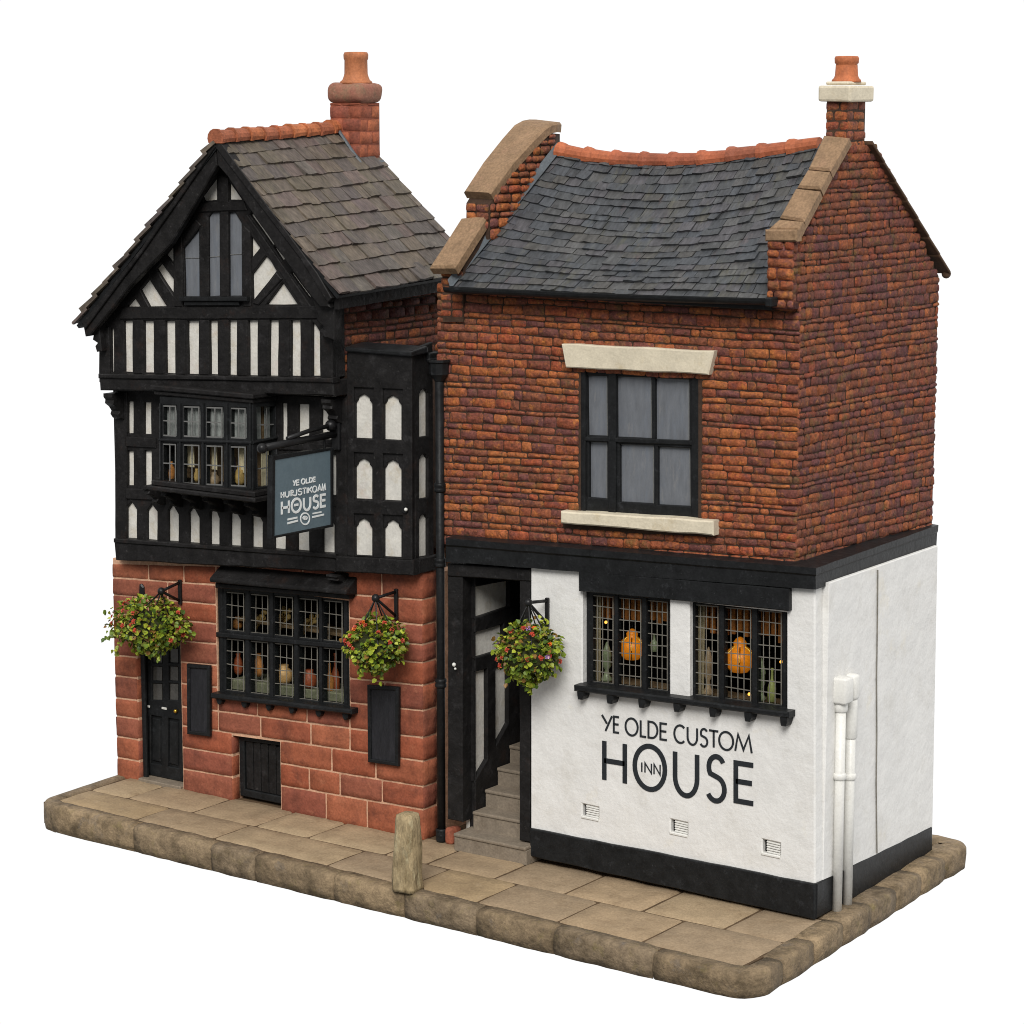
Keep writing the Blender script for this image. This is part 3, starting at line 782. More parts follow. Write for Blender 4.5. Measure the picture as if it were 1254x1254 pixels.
# ---- left chimney
cy0 = 1.25; ca = U(403, 126, 1, cy0); cb = U(441, 126, 1, cy0)
x0, x1 = ca.x, cb.x; y0, y1 = cy0, cy0+.29; zt = ca.z
mb = MB()
random.seed(11)
zz = 5.55; k = 0
while zz < zt-.01:
    z2 = min(zt, zz+.115)
    for fn_, c in (('f', None), ('s', None)):
        if fn_ == 'f': L0, L1 = x0, x1
        else: L0, L1 = y0, y1
        cut = [L0, lerp(L0, L1, .62 if k % 2 else .4), L1]
        for a, b in zip(cut, cut[1:]):
            if fn_ == 'f': c = [V((a+.004, y0+.01, zz+.004)), V((b-.004, y0+.01, zz+.004)), V((b-.004, y0+.01, z2-.004)), V((a+.004, y0+.01, z2-.004))]; pillow(mb, c, FN, .012, .014, 4, 4, .006)
            else: c = [V((x1-.01, a+.004, zz+.004)), V((x1-.01, b-.004, zz+.004)), V((x1-.01, b-.004, z2-.004)), V((x1-.01, a+.004, z2-.004))]; pillow(mb, c, SN, .012, .014, 4, 4, .006)
    zz = z2; k += 1
ch = mb.build('chimney', stackbrick, H1, smooth=True)
mb = MB(); box(mb, x0+.008, x1-.008, y0+.008, y1, 5.3, zt, 0); mb.build('stack_core', stackbrick, ch)
mb = MB(); box(mb, x0-.035, x1+.03, y0-.035, y1+.035, zt-.01, zt+.18, .07, 4, .016); mb.build('chimney_cap', capstone, ch, smooth=True)
cxm = (x0+x1)/2+.02; cym = (y0+y1)/2
mb = MB(); lathe(mb, [(.15, zt+.17), (.145, zt+.19), (.125, zt+.205), (.113, zt+.235), (.106, zt+.26), (.104, zt+.38), (.111, zt+.395), (.113, zt+.43), (.103, zt+.452), (.075, zt+.455), (.07, zt+.36)], (cxm, cym, 0), 20)
mb.build('chimney_pot', terra, ch, smooth=True)
mb = MB(); sf = sR
tube(mb, [V((x1+.02, y0-.03, 5.72)), V((x1+.025, y1, 5.735))], .022, 6); tube(mb, [V((x0+.12, y0-.02, 6.02)), V((x1+.02, y0-.03, 5.73))], .016, 6)
mb.build('chimney_flashing', leadg, ch)
# ---- right flank: brick wall under the eave
def brickwall(mb, fn, n, t0, t1, rowh, lens, srange, holes=(), h=.018, wave=.012, nu=4, nv=3, g=.0045, bev=.014, amp=.004):
    nr = max(1, round((t1-t0)/rowh)); seed = random.uniform(0, 99)
    hs = [random.uniform(.68, 1.32) for _ in range(nr)]; acc = [0]
    for q in hs: acc.append(acc[-1]+q)
    tt = [lerp(t0, t1, q/acc[-1]) for q in acc]
    def tl(k, s):
        base = tt[k]
        return base if k in (0, nr) else base+wave*noise.noise(V((s*1.6, k*1.7, seed)))+.35*wave*noise.noise(V((s*6, k*3.1, seed)))
    for k in range(nr):
        tm = (tt[k]+tt[k+1])/2; a0, a1 = srange(tm)
        free = [(a0, a1)]
        for s0, s1, h0, h1 in holes:
            if h0 < tm < h1:
                nf = []
                for a, b in free:
                    if b <= s0 or a >= s1: nf.append((a, b)); continue
                    if a < s0: nf.append((a, s0))
                    if b > s1: nf.append((s1, b))
                free = nf
        for a, b in free:
            s = a; first = True
            while s < b-.01:
                w = random.uniform(*lens)
                if first and k % 2: w *= .55
                first = False
                e = s+w
                if b-e < lens[0]*.55: e = b
                c = [fn(s+g, tl(k, s)+g), fn(e-g, tl(k, e)+g), fn(e-g, tl(k+1, e)-g), fn(s+g, tl(k+1, s)-g)]
                pillow(mb, c, n, h*random.uniform(.75, 1.25), bev, nu, nv, amp, .6)
                s = e
random.seed(3)
xb = xg-.012
mb = MB()
brickwall(mb, lambda s, t: V((xb, s, t)), SN, 4.0, 4.74, .075, (.13, .26), lambda t: (-.07, 1.5))
fb = mb.build('side_brick_wall', brickg, H1, smooth=True)  # darker gable brick puts the shade under the eave into the wall colour
mb = MB(); box(mb, xb-.2, xb+.002, -.068, 1.5, 2.3, 4.78, 0); mb.build('mortar', brickm, fb)
mb = MB(); box(mb, xgl+.02, xgl+.2, -.068, 1.5, 2.2, 4.4, 0); mb.build('flank_wall', black, H1)
mb = MB()   # plain back gable
prism(mb, [V((xgl+.02, YB-.04, 2.2)), V((xb, YB-.04, 2.2)), V((xb, YB-.04, 4.7)), V((-5.66, YB-.04, 5.95)), V((xgl+.02, YB-.04, 4.55))], V((0, 1, 0)), .1, 0)
mb.build('back_wall', brickm, H1)

# ---- oriel window
YO = -.42
mb = MB()
cols = [(199.7, 216), (224.7, 244.8), (252.6, 273), (282.5, 301.4)]
ho = []
for i, (a, b) in enumerate(cols):
    ho.append([(a, 496.2+i), (b, 496.8+i), (b, 534.6+i*.9), (a, 533.6+i*.9)])
    ho.append([(a, 542.8+i*1.1), (b, 543.4+i*1.1), (b, 592+i*1.4), (a, 591+i*1.4)])
plate(mb, FP([(195, 485), (309.5, 488.5), (309.5, 603), (195, 595)], YO), [FP(p, YO) for p in ho], FN, .05, .008, .001)
xo = U(309.5, 540, 1, YO).x
hs = [[(314, 498), (337.5, 498), (337.5, 537), (314, 538.6)], [(314, 546), (337.5, 544), (337.5, 594), (314, 597)]]
zb = U(309.5, 603, 1, YO).z; zt_ = U(309.5, 492.5, 1, YO).z
plate(mb, [V((xo-.001, YO+.051, zb)), V((xo-.001, YF1, zb)), V((xo-.001, YF1, zt_)), V((xo-.001, YO+.051, zt_))], [XP(p, xo-.001) for p in hs], SN, .05, .006, .001)
# transom + mullion rolls
for a, b in (((195, 538.5), (309, 542)),): tube(mb, [U(*a, 1, YO-.004), U(*b, 1, YO-.004)], .016, 8)
tube(mb, [V((xo, YO, U(309, 542, 1, YO).z)), V((xo, YF1, U(309, 542, 1, YO).z+.01))], .014, 8)
for x in (196.5, 220.5, 248.8, 278, 306.5): tube(mb, [U(x, 494, 1, YO-.006), U(x+.3, 598, 1, YO-.006)], .011, 8)
oxl = U(192, 490, 1, YO).x
box(mb, oxl+.002, oxl+.05, YO+.053, YF1, zb, zt_, 0)
orw = mb.build('oriel_window', blackh, H1)
for p in ho:
    mb = MB(); q = FP(p, YO+.014); prism(mb, q, FN, .006, 0); o = mb.build('pane', glass, orw)
    mb = MB(); r = lambda u, v: bary([q[3], q[2], q[1], q[0]], u, v)+V((0, -.004, 0))
    ribbon(mb, [r(.55, 0), r(.55, 1)], .011, FN, .004); ribbon(mb, [r(0, .5), r(1, .5)], .011, FN, .005)
    ribbon(mb, [r(.03, .02), r(.97, .02), r(.97, .98), r(.03, .98), r(.03, .02)], .012, FN, .0045, True)
    mb.build('glazing_bar', leadw, orw)
for p in hs:
    mb = MB(); q = XP(p, xo-.03); prism(mb, q, SN, .006, 0); mb.build('pane', glass, orw)
    mb = MB(); r = lambda u, v: bary([q[3], q[2], q[1], q[0]], u, v)+V((.004, 0, 0))
    ribbon(mb, [r(.5, 0), r(.5, 1)], .011, SN, .004); ribbon(mb, [r(0, .45), r(1, .45)], .011, SN, .005)
    mb.build('glazing_bar', leadw, orw)
mb = MB()   # head and sill mouldings wrap the corner
def wrapmould(mb, zt, zb, proj, x0, x1, y0, y1):
    box(mb, x0-proj, x1+proj, y0-proj, y1, zb, zt, .01)
z1 = U(191, 484.5, 1, YO-.04).z
wrapmould(mb, zt_+.075, zt_+.03, .045, oxl, xo, YO, YF1+.0); wrapmould(mb, zt_+.031, zt_-.012, .02, oxl, xo, YO, YF1+.0)
mb.build('window_head', black, orw)
mb = MB()
sl0 = U(191, 592, 1, YO-.06); 
wrapmould(mb, zb+.015, zb-.035, .05, oxl, xo, YO, YF1+.0); wrapmould(mb, zb-.034, zb-.075, .075, oxl, xo, YO, YF1+.0)
mb.build('window_sill', black, orw)
for x, y in ((200, 608), (221, 610), (246, 612), (271, 614), (297, 616), (322, 618)):
    mb = MB(); t = U(x, y, 1, YF1-.001); t.z = zb-.075; scroll(mb, t, .2, .25, .06); mb.build('bracket', black, orw)
# what the oriel shows inside: curtains and dark room
mb = MB()
box(mb, oxl+.052, xo-.1, YO+.25, YO+.27, zb, zt_, 0)
mb.build('room_back', roomw, orw)
def curtainmesh(mb, x0, x1, y, z0, z1, folds=5, amp=.015):
    k = folds*6
    A = [mb.v(V((lerp(x0, x1, i/k), y+amp*math.sin(i/6*2*math.pi), z0))) for i in range(k+1)]
    B = [mb.v(V((lerp(x0, x1, i/k), y+amp*.8*math.sin(i/6*2*math.pi+.3), z1))) for i in range(k+1)]
    for i in range(k): mb.f([A[i], A[i+1], B[i+1], B[i]])
zmid = lerp(zb, zt_, .52)
mb = MB(); curtainmesh(mb, oxl+.06, xo-.07, YO+.062, zmid, zt_-.01, 16, .008); mb.build('net_curtain', netc, orw, smooth=True)
for ya_, yb_, za_ in ((YO+.06, YO+.2, zmid), (YO+.25, YF1-.0, zmid), (YO+.2, YF1-.02, zb)):
    mb = MB(); box(mb, xo-.085, xo-.075, ya_, yb_, za_, zt_-.01 if za_ == zmid else zmid-.002, .002); mb.build('side_curtain', netc if za_ == zmid else curtain, orw)
for px0, px1 in ((229, 238), (259, 266), (292, 299)):
    mb = MB(); a = U(px0, 570, 1, YO+.12).x; b = U(px1, 570, 1, YO+.12).x
    curtainmesh(mb, a, b, YO+.12, zb+.14, zmid+.02, 3, .012); mb.build('curtain', curtain, orw, smooth=True)

# ---- gothic side bay (stair turret)
YBAY = -.12
xB = U(504.3, 560, 1, YBAY).x; xA = U(424.5, 560, 1, YBAY).x
def gothic(x0, x1, ya, ys, yb, dy=1.6):
    w = x1-x0; c = (x0+x1)/2; h = ys-ya; k = dy/ w
    P = [(x0, yb), (x0, ys), (x0+.13*w, ys-.28*h), (x0+.17*w, ys-.62*h), (x0+.33*w, ys-.82*h), (c, ya), (x1-.33*w, ys-.82*h), (x1-.17*w, ys-.62*h), (x1-.13*w, ys-.28*h), (x1, ys), (x1, yb)]
    return [(x, y+(x-x0)*k) for x, y in P]
C1, C2 = (434.8, 455.3), (470, 491)
R_ = [(482, 493, 536.2), (561, 571.5, 610.5), (634.4, 645.5, 679.6)]
gh = [gothic(a, b, ya+d, ys+d, yb+d, 1.0) for a, b, d in ((*C1, 0), (*C2, 1.8)) for ya, ys, yb in R_]
mb = MB()
plate(mb, FP([(424.5, 428), (504.3, 428.5), (504.3, 686), (424.5, 681)], YBAY), [FP(p, YBAY) for p in gh], FN, .04, .006)
rh = []
for a, b, d in ((432.6, 457, 0), (468, 493, 1.5)):
    for t, bt in ((474.5, 537.2), (554, 612), (629, 681.5)): rh.append([(a, t+d), (b, t+d+1), (b, bt+d+1), (a, bt+d)])
plate(mb, FP([(425.5, 429), (504.0, 429.5), (504.0, 686), (425.5, 681)], YBAY-.02), [FP(p, YBAY-.02) for p in rh], FN, .022, .006, .001)
zB0 = U(504.3, 686, 1, YBAY).z; zB1 = U(504.3, 428.5, 1, YBAY).z; yBk = U(531, 600, 0, xB).y
sh = [gothic(513.7, 524.2, 477, 483, 535.5, -1.8), gothic(513.7, 524.2, 557, 563, 611, -1.8), gothic(513.7, 524.2, 630.5, 636.5, 682, -1.6)]
plate(mb, [V((xB, YBAY+.041, zB0)), V((xB, yBk, zB0)), V((xB, yBk, zB1+.04)), V((xB, YBAY+.041, zB1))], [XP(p, xB) for p in sh], SN, .04, .006)
bay = mb.build('gothic_bay', black, H1)
mb = MB(); prism(mb, FP([(425, 470), (503, 471), (503, 684), (425, 680)], YBAY+.025), FN, .02, 0)
prism(mb, [V((xB-.028, YBAY+.046, zB0)), V((xB-.028, yBk-.01, zB0)), V((xB-.028, yBk-.01, zB1)), V((xB-.028, YBAY+.046, zB1))], SN, .02, 0)
mb.build('plaster_panel', plaster, bay)
mb = MB()   # bottom beam, wraps
a = U(409.5, 682, 1, -.16); b = U(505, 687, 1, -.16); zbt = U(505, 705, 1, -.16).z
prism(mb, FP([(410.5, 681), (505.5, 686), (505.5, 705), (411, 700.5)], -.16), FN, .09, .01, .003)
q = U(505.5, 686, 1, -.16); q2 = U(505.5, 705, 1, -.16)
prism(mb, [V((q.x, -.069, q.z-.003)), V((q.x, yBk, q.z-.003)), V((q.x, yBk, q2.z)), V((q.x, -.069, q2.z))], SN, .2, .008)
mb.build('bay_beam', black, bay)
mb = MB()   # lead cap
tl_ = U(422, 425, 1, YBAY-.05); tr_ = U(506.5, 425.5, 1, YBAY-.05)
hexa(mb, [V((tl_.x, YBAY-.05, tl_.z-.04)), V((xB+.04, YBAY-.05, tl_.z-.04)), V((xB+.04, .07, tl_.z-.03)), V((tl_.x, .07, tl_.z-.03))],
     [V((tl_.x, YBAY-.05, tl_.z)), V((xB+.04, YBAY-.05, tl_.z)), V((xB+.03, .07, tl_.z+.03)), V((tl_.x, .07, tl_.z+.03))], .012, 2, .006)
box(mb, tl_.x+.1, xB+.045, .08, yBk+.09, tl_.z-.1, tl_.z-.03, .012, 2, .006)
mb.build('bay_roof', blackh, bay)
mb = MB(); t = U(497, 624, 1, YBAY-.045); ball(mb, t, .016); mb.build('bolt', galv, bay, smooth=True)
mb = MB(); t = U(497, 624, 1, YBAY-.022); tube(mb, [t, t+V((0, -.02, 0))], .03, 10); mb.build('bolt_plate', iron, bay)
mb = MB(); t = U(421, 700, 1, -.0); scroll(mb, V((t.x, 0, t.z-.005)), .13, .17, .12); mb.build('corbel', black, H1)
mb = MB(); box(mb, xA+.05, xB-.045, .0, yBk-.005, zB0+.02, zB1, 0); mb.build('bay_core', void, bay)

# ---- ground-floor window with leaded lights
YW = .03
cx = [(276.3, 299.4), (305.8, 329), (335.3, 359.3), (365.6, 389.6), (395, 420)]
def dyw(x): return (x-276.3)*.105
wh = []
for a, b in cx:
    wh.append([(a, 724.5+dyw(a)*.82), (b, 724.5+dyw(b)*.82), (b, 771.5+dyw(b)), (a, 771.5+dyw(a))])
    wh.append([(a, 781.5+dyw(a)*.88), (b, 781.5+dyw(b)*.88), (b, 845+dyw(b)*1.15), (a, 845+dyw(a)*1.15)])
mb = MB()
plate(mb, FP([(263, 715), (428, 730), (428, 872), (263, 852)], YW), [FP(p, YW) for p in wh], FN, .07, .008, .001)
a = [(266, 774.5), (426, 791), (426, 798), (266, 781.5)]
prism(mb, FP([(264, 774.3), (427, 790), (427, 796), (264, 780)], YW-.03), FN, .05, .008, .002)
for x in (270.5, 302.6, 332.2, 362.5, 392.3, 423.5):
    prism(mb, FP([(x-1.6, 718+dyw(x)), (x+1.6, 718+dyw(x)), (x+1.6, 850+dyw(x)*1.1), (x-1.6, 850+dyw(x)*1.1)], YW-.012), FN, .03, .006, .001)
sw = mb.build('leaded_window', blackh, H1)
LL = lambda pts: pts
for i, p in enumerate(wh):
    q = FP(p, YW+.022); mb = MB(); prism(mb, q, FN, .005, 0); mb.build('pane', glass, sw)
    mb = MB(); r = lambda u, v: bary([q[3], q[2], q[1], q[0]], u, v)+V((0, -.003, 0))
    nr = 3 if i % 2 == 0 else 4
    for u in (.36, .68): ribbon(mb, [r(u+random.uniform(-.03, .03), 0), r(u, 1)], .0065, FN, .004)
    for j in range(1, nr): ribbon(mb, [r(0, j/nr+random.uniform(-.02, .02)), r(1, j/nr+random.uniform(-.02, .02))], .0065, FN, .005)
    ribbon(mb, [r(.02, .01), r(.98, .01), r(.98, .99), r(.02, .99), r(.02, .01)], .01, FN, .0045, True)
    mb.build('lead_came', lead, sw)
mb = MB()   # hood
f0, f1 = U(256, 708, 1, -.16), U(423.5, 723.5, 1, -.16); b0, b1 = U(264, 702, 1, -.03), U(424, 711, 1, -.03)
hexa(mb, [f0+V((0, 0, -.036)), f1+V((0, 0, -.036)), V((f1.x, .0, f1.z-.06)), V((f0.x, .0, f0.z-.06))], [f0, f1, V((f1.x, .0, f1.z+.1)), V((f0.x, .0, f0.z+.1))], .012, 2)
prism(mb, FP([(263, 714), (427, 728), (427, 734), (263, 720)], -.08), FN, .1, .008)
mb.build('window_hood', black, sw)
mb = MB(); 
prism(mb, FP([(257, 849), (430, 869), (430, 875.5), (257, 855.5)], -.10), FN, .15, .014, .002)
mb.build('window_sill', blackh, sw)
for x, y in ((267.5, 857), (298, 861), (328, 864.5), (356, 868), (389, 872), (422, 876)):
    mb = MB(); t = U(x, y, 1, -.06); prism(mb, [t+V((-.035, 0, .02)), t+V((.035, 0, .02)), t+V((.03, 0, -.02)), t+V((.012, 0, -.045)), t+V((-.012, 0, -.045)), t+V((-.03, 0, -.02))], FN, .07, .008)
    mb.build('sill_bracket', blackh, sw)
zw0 = U(264, 850, 1, .1).z; zw1 = U(420, 735, 1, .1).z+.1
mb = MB()
xx0, xx1 = O_win[0]+.02, O_win[1]-.02
def openroom(mb, x0, x1, y0, y1, z0, z1):
    P = lambda x, y, z: V((x, y, z))
    for q in ([P(x0, y1, z0), P(x1, y1, z0), P(x1, y1, z1), P(x0, y1, z1)], [P(x0, y0, z0), P(x0, y1, z0), P(x0, y1, z1), P(x0, y0, z1)], [P(x1, y0, z0), P(x1, y0, z1), P(x1, y1, z1), P(x1, y1, z0)],
              [P(x0, y0, z0), P(x1, y0, z0), P(x1, y1, z0), P(x0, y1, z0)], [P(x0, y0, z1), P(x0, y1, z1), P(x1, y1, z1), P(x1, y0, z1)]):
        mb.f([mb.v(p) for p in q])
zf = min(O_win[2](xx0), O_win[2](xx1))
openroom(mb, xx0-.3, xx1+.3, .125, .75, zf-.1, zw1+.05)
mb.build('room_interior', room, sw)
mb = MB()
zl0, zl1 = O_win[2](xx0), O_win[2](xx1)
hexa(mb, [V((xx0, .15, zl0-.1)), V((xx1, .15, zl1-.1)), V((xx1, .5, zl1-.1)), V((xx0, .5, zl0-.1))], [V((xx0, .15, zl0+.115)), V((xx1, .15, zl1+.115)), V((xx1, .5, zl1+.115)), V((xx0, .5, zl0+.115))], .01)
mb.build('window_seat', mk('seat_grey_green', S(116, 114, 92), namt=.3, nscale=10, rough=.8, bump=.3), sw)
zsh = lerp(zl0, zw1, .60)
mb = MB(); box(mb, xx0, xx1, .26, .48, zsh-.03, zsh, .005)
mb.build('shelf', roomw, sw)

# ---- door
YD = .1
mb = MB()
dx0 = U(180.5, 900, 1, YD).x; dx1 = O_door[1]+.02
zd0 = .03; zd1 = O_door[3](O_door[0])
dps = [[(a, y0), (b, y0+.8), (b, y1+.8), (a, y1)] for a, b in ((186, 198.5), (206.5, 218)) for y0, y1 in ((794, 811.5), (816, 833.3), (836.8, 857))]
dpl = [[(184.5, 876), (197.8, 878.3), (197.8, 936.8), (184.5, 934.5)], [(205.4, 879.5), (219, 882), (219, 941), (205.4, 938.5)]]
plate(mb, [V((dx0, YD, zd0)), V((dx1, YD, zd0)), V((dx1, YD, zd1+.02)), V((dx0, YD, zd1+.02))], [FP(p, YD) for p in dps+dpl], FN, .05, .008)
door = mb.build('door', blackh, H1)
mb = MB()
for p in dpl:
    prism(mb, FP([(p[0][0]-.5, p[0][1]-1), (p[1][0]+.5, p[1][1]-1), (p[2][0]+.5, p[2][1]+1), (p[3][0]-.5, p[3][1]+1)], YD+.025), FN, .02, 0)
    prism(mb, FP([(p[0][0]+2, p[0][1]+3), (p[1][0]-2, p[1][1]+3), (p[2][0]-2, p[2][1]-3), (p[3][0]+2, p[3][1]-3)], YD+.008), FN, .03, .01)
mb.build('door_panel', blackh, door)
for p in dps:
    mb = MB(); prism(mb, FP(p, YD+.02), FN, .006, 0); mb.build('pane', mk('door_glass', S(76, 74, 70), namt=.3, rough=.15, bump=0, spec=.6) if 'door_glass' not in MATS else MATS['door_glass'], door)
mb = MB(); t = U(215, 871, 1, YD-.02); ball(mb, t, .02); tube(mb, [t, t+V((0, .03, 0))], .008, 8); mb.build('knob', brass, door, smooth=True)
mb = MB(); t = U(201, 867.5, 1, YD-.004); box(mb, t.x-.03, t.x+.03, t.y-.004, t.y+.01, t.z-.01, t.z+.01, .002)
t = U(181.5, 865, 1, YD-.004); box(mb, t.x-.01, t.x+.02, t.y-.004, t.y+.01, t.z-.01, t.z+.01, .002); mb.build('letter_plate', galv, door)
mb = MB(); fx0 = O_door[0]+.012
box(mb, fx0, dx0+.002, .06, .16, .02, zd1+.02, .006); box(mb, fx0, fx0+.05, .035, .062, .02, zd1, .004)
box(mb, dx0+.003, dx1, .05, .16, zd1-.05, zd1+.02, .004)
mb.build('door_frame', blackh, H1)
mb = MB(); box(mb, O_door[0]+.005, O_door[1]-.005, -.03, .2, -.02, .028, .008); mb.build('door_step', stepm, H1)
# ---- cellar hatch
YH = .08
mb = MB()
hx0, hx1 = O_hat[0]+.014, O_hat[1]-.005; z0h = .02; zt0 = O_hat[3](hx0); zt1 = O_hat[3](hx1)
plate(mb, [V((hx0, YH, z0h)), V((hx1, YH, z0h)), V((hx1, YH, zt1-.002)), V((hx0, YH, zt0-.002))], [[V((hx0+.06, YH, z0h+.07)), V((hx1-.035, YH, z0h+.07)), V((hx1-.035, YH, zt1-.06)), V((hx0+.06, YH, zt0-.06))]], FN, .06, .008)
hatch = mb.build('cellar_hatch', blackh, H1)
mb = MB(); n_ = 5
for i in range(n_):
    a = lerp(hx0+.062, hx1-.037, i/n_)+.004; b = lerp(hx0+.062, hx1-.037, (i+1)/n_)-.004
    prism(mb, [V((a, YH+.018, z0h+.072)), V((b, YH+.018, z0h+.072)), V((b, YH+.018, zt1-.062)), V((a, YH+.018, zt0-.062))], FN, .02, .006, .002)
mb.build('hatch_board', black, hatch)

# =================================================================== BRICK HOUSE
H2 = thing('brick_house', 'red brick house with slate roof over white rendered ground floor with painted lettering', 'house', (-1.8, 1.1, 0))
YBk = .06
# side planes
nS = V((2.25, .11, 0)).normalized(); pS = V((.08, 0, 0))          # white rendered flank
nG = V((2.19, -.09, 0)).normalized(); pG = V((-.17, YBk, 0))      # brick gable
def WS(pts, off=0): return [UP(a, b, pS+nS*off, nS) for a, b in pts]
def GS(pts, off=0): return [UP(a, b, pG+nG*off, nG) for a, b in pts]
xw = lambda y: .08-.11*y/2.25
xgb = lambda y: -.17+.09*(y-YBk)/2.19
# ---- brick front
zbl = lambda x: lerp(U(545, 663, 1, YBk).z, U(975, 692, 1, YBk).z, (x+3.6)/(3.43))
XL, XR = -3.615, -.172
ztop = 4.80
def fb_(s, t):  # t 0..1
    return V((s, YBk+.007, lerp(zbl(s)-.03, ztop, t)))
sash_px = [(708, 452), (858, 459), (858, 635), (708, 626)]
lin_px = [(687, 421), (874, 430), (867, 459), (692, 450)]
sil_px = [(686, 626), (873, 638), (873, 656), (686, 641)]
def tof(p): return (p.z-(zbl(p.x)-.03))/(ztop-zbl(p.x)+.03)
def hole(px):
    q = FP(px, YBk); return (min(p.x for p in q)+.004, max(p.x for p in q)-.004, min(tof(p) for p in q)+.004, max(tof(p) for p in q)-.004)
hl, hw_, hs_ = hole(lin_px), hole(sash_px), hole(sil_px)
random.seed(17)
mb = MB()
brickwall(mb, fb_, FN, 0, 1, .030, (.07, .24), lambda t: (XL, XR), [(hl[0]+.03, hl[1]-.03, hl[2], hl[3]), hw_, (hs_[0]+.02, hs_[1]-.02, hs_[2], hs_[3])], h=.013, wave=.008, g=.0018, bev=.011, amp=.007, nu=5, nv=4)
bw = mb.build('brick_wall', brick, H2, smooth=True); mb = MB()
# gable flank
zk = GS([(975, 294)])[0].z
apexG = GS([(1064, 172)])[0]; backG = GS([(1152, 338)])[0]; frG = GS([(975, 294)])[0]
cT = GS([(1039, 170)])[0]
kyy = GS([(977, 281)], .035)[0].y+.014
def gr(t):
    z = t
    y0 = YBk if z < frG.z else lerp(frG.y, cT.y, (z-frG.z)/(cT.z-frG.z))
    y0 = max(y0, YBk)
    y1 = 2.25 if z < backG.z else lerp(2.25, apexG.y+.1, (z-backG.z)/(apexG.z-backG.z))
    if 4.82 < z < frG.z: y0 = kyy
    return (y0+.0, max(y1, y0+.02))
zgb = lambda y: lerp(U(975, 692, 1, YBk).z, GS([(1146, 648)])[0].z, (y-YBk)/2.19)-.02
def fg_(s, t):
    z = t
    k = max(0, 1-(t-2.75)/1.5)
    return V((xgb(s)-.012, s, t+k*(zgb(s)-2.75)))
brickwall(mb, fg_, nG, 2.75, apexG.z-.03, .062, (.06, .19), gr, h=.013, wave=.018, g=.0018, bev=.012, amp=.007, nu=5, nv=4)
gw = mb.build('gable_wall', brickg, H2, smooth=True)
mb = MB()
outer = [fb_(XL+.01, 0), fb_(XR-.012, 0), fb_(XR-.012, 1), fb_(XL+.01, 1)]
plate(mb, [p+V((0, .002, 0)) for p in outer], [FP([(711, 450), (855, 458), (855, 636), (711, 627)], YBk+.008)], FN, .15, .001)
mb.build('mortar', brickm, bw); mb = MB()
prism(mb, [V((xgb(.21)-.016, .16, 2.55)), V((xgb(2.25)-.016, 2.25, 2.55)), V((xgb(2.25)-.016, 2.25, backG.z)), V((xgb(apexG.y)-.016, apexG.y, apexG.z-.02)), V((xgb(cT.y)-.016, cT.y, cT.z-.03)), V((xgb(.16)-.016, .16, frG.z+.05))], nG, .12, 0)
mb.build('mortar', brickm, gw); mb = MB()
hexa(mb, [V((XR-.27, YBk+.01, 4.7)), V((XR-.016, YBk+.01, 4.7)), V((XR-.016, YBk+.12, 4.7)), V((XR-.27, YBk+.12, 4.7))],
     [V((XR-.27, YBk+.01, frG.z)), V((XR-.016, YBk+.01, frG.z)), V((XR-.016, YBk+.12, frG.z+.05)), V((XR-.27, YBk+.12, frG.z+.05))], 0)
mb.build('pier_core', brickm, bw); mb = MB()
box(mb, XL+.02, XL+.14, .215, 2.2, 2.5, 4.78, 0); mb.build('party_wall', brickm, H2)
mb = MB(); box(mb, XL+.15, XR-.16, 2.1, 2.2, 2.5, 4.85, 0); mb.build('back_wall', brickm, H2)
# kneeler pier bricks (front face above the eave, right)
mb = MB(); kx0, kx1 = U(943, 330, 1, 0).x, U(974, 330, 1, 0).x+.02
ky = GS([(977, 281)], .035)[0].y
brickwall(mb, lambda s, t: V((s, ky+.014, t)), FN, U(958, 377, 1, .03).z, frG.z-.0, .072, (.1, .2), lambda t: (kx0, XR), h=.022)
box(mb, kx0+.008, XR-.012, ky+.016, .07, U(958, 377, 1, .03).z, frG.z, 0)
mb.build('kneeler_brick', brick, H2, smooth=True)
# ---- sash window
mb = MB(); YS = YBk+.035
prism(mb, FP(lin_px, -.0), FN, .1, .01, .004); mb.build('lintel', cream, H2)
ln = [o for o in COL.objects if o.name.startswith('lintel')][0]
mb = MB(); t0 = FP(sil_px, -.03)
prism(mb, t0, FN, .13, .012, .004); mb.build('window_sill', cream, H2)
panes = [[(718, 460), (743.5, 460.5), (744, 534), (719, 533)], [(754, 461), (797.5, 462.5), (798, 537), (754.6, 535)], [(801.5, 463), (844, 465), (844, 540.5), (801.8, 538.6)],
         [(721, 541), (743.5, 542), (743.5, 611), (721, 609)], [(758.5, 544), (800.5, 545.5), (800.5, 617), (758.5, 614.5)], [(805, 547), (845, 549), (845.5, 620), (805, 618)]]
mb = MB()
plate(mb, FP([(708.5, 450), (857.5, 458), (857.5, 635), (708.5, 627)], YS), [FP(p, YS) for p in panes], FN, .06, .008, .001)
for p in ([(744.5, 452), (753.5, 452.5), (753.5, 630), (744.5, 629)], [(712, 534.5), (852, 540), (852, 545.5), (712, 540)], [(846.5, 456), (857, 457), (857, 634), (846.5, 633)], [(709, 450), (716.5, 451), (716.5, 626), (709, 626)]):
    prism(mb, FP(p, YS-.02), FN, .04, .006, .001)
ss = mb.build('sash_window', blackh, H2)
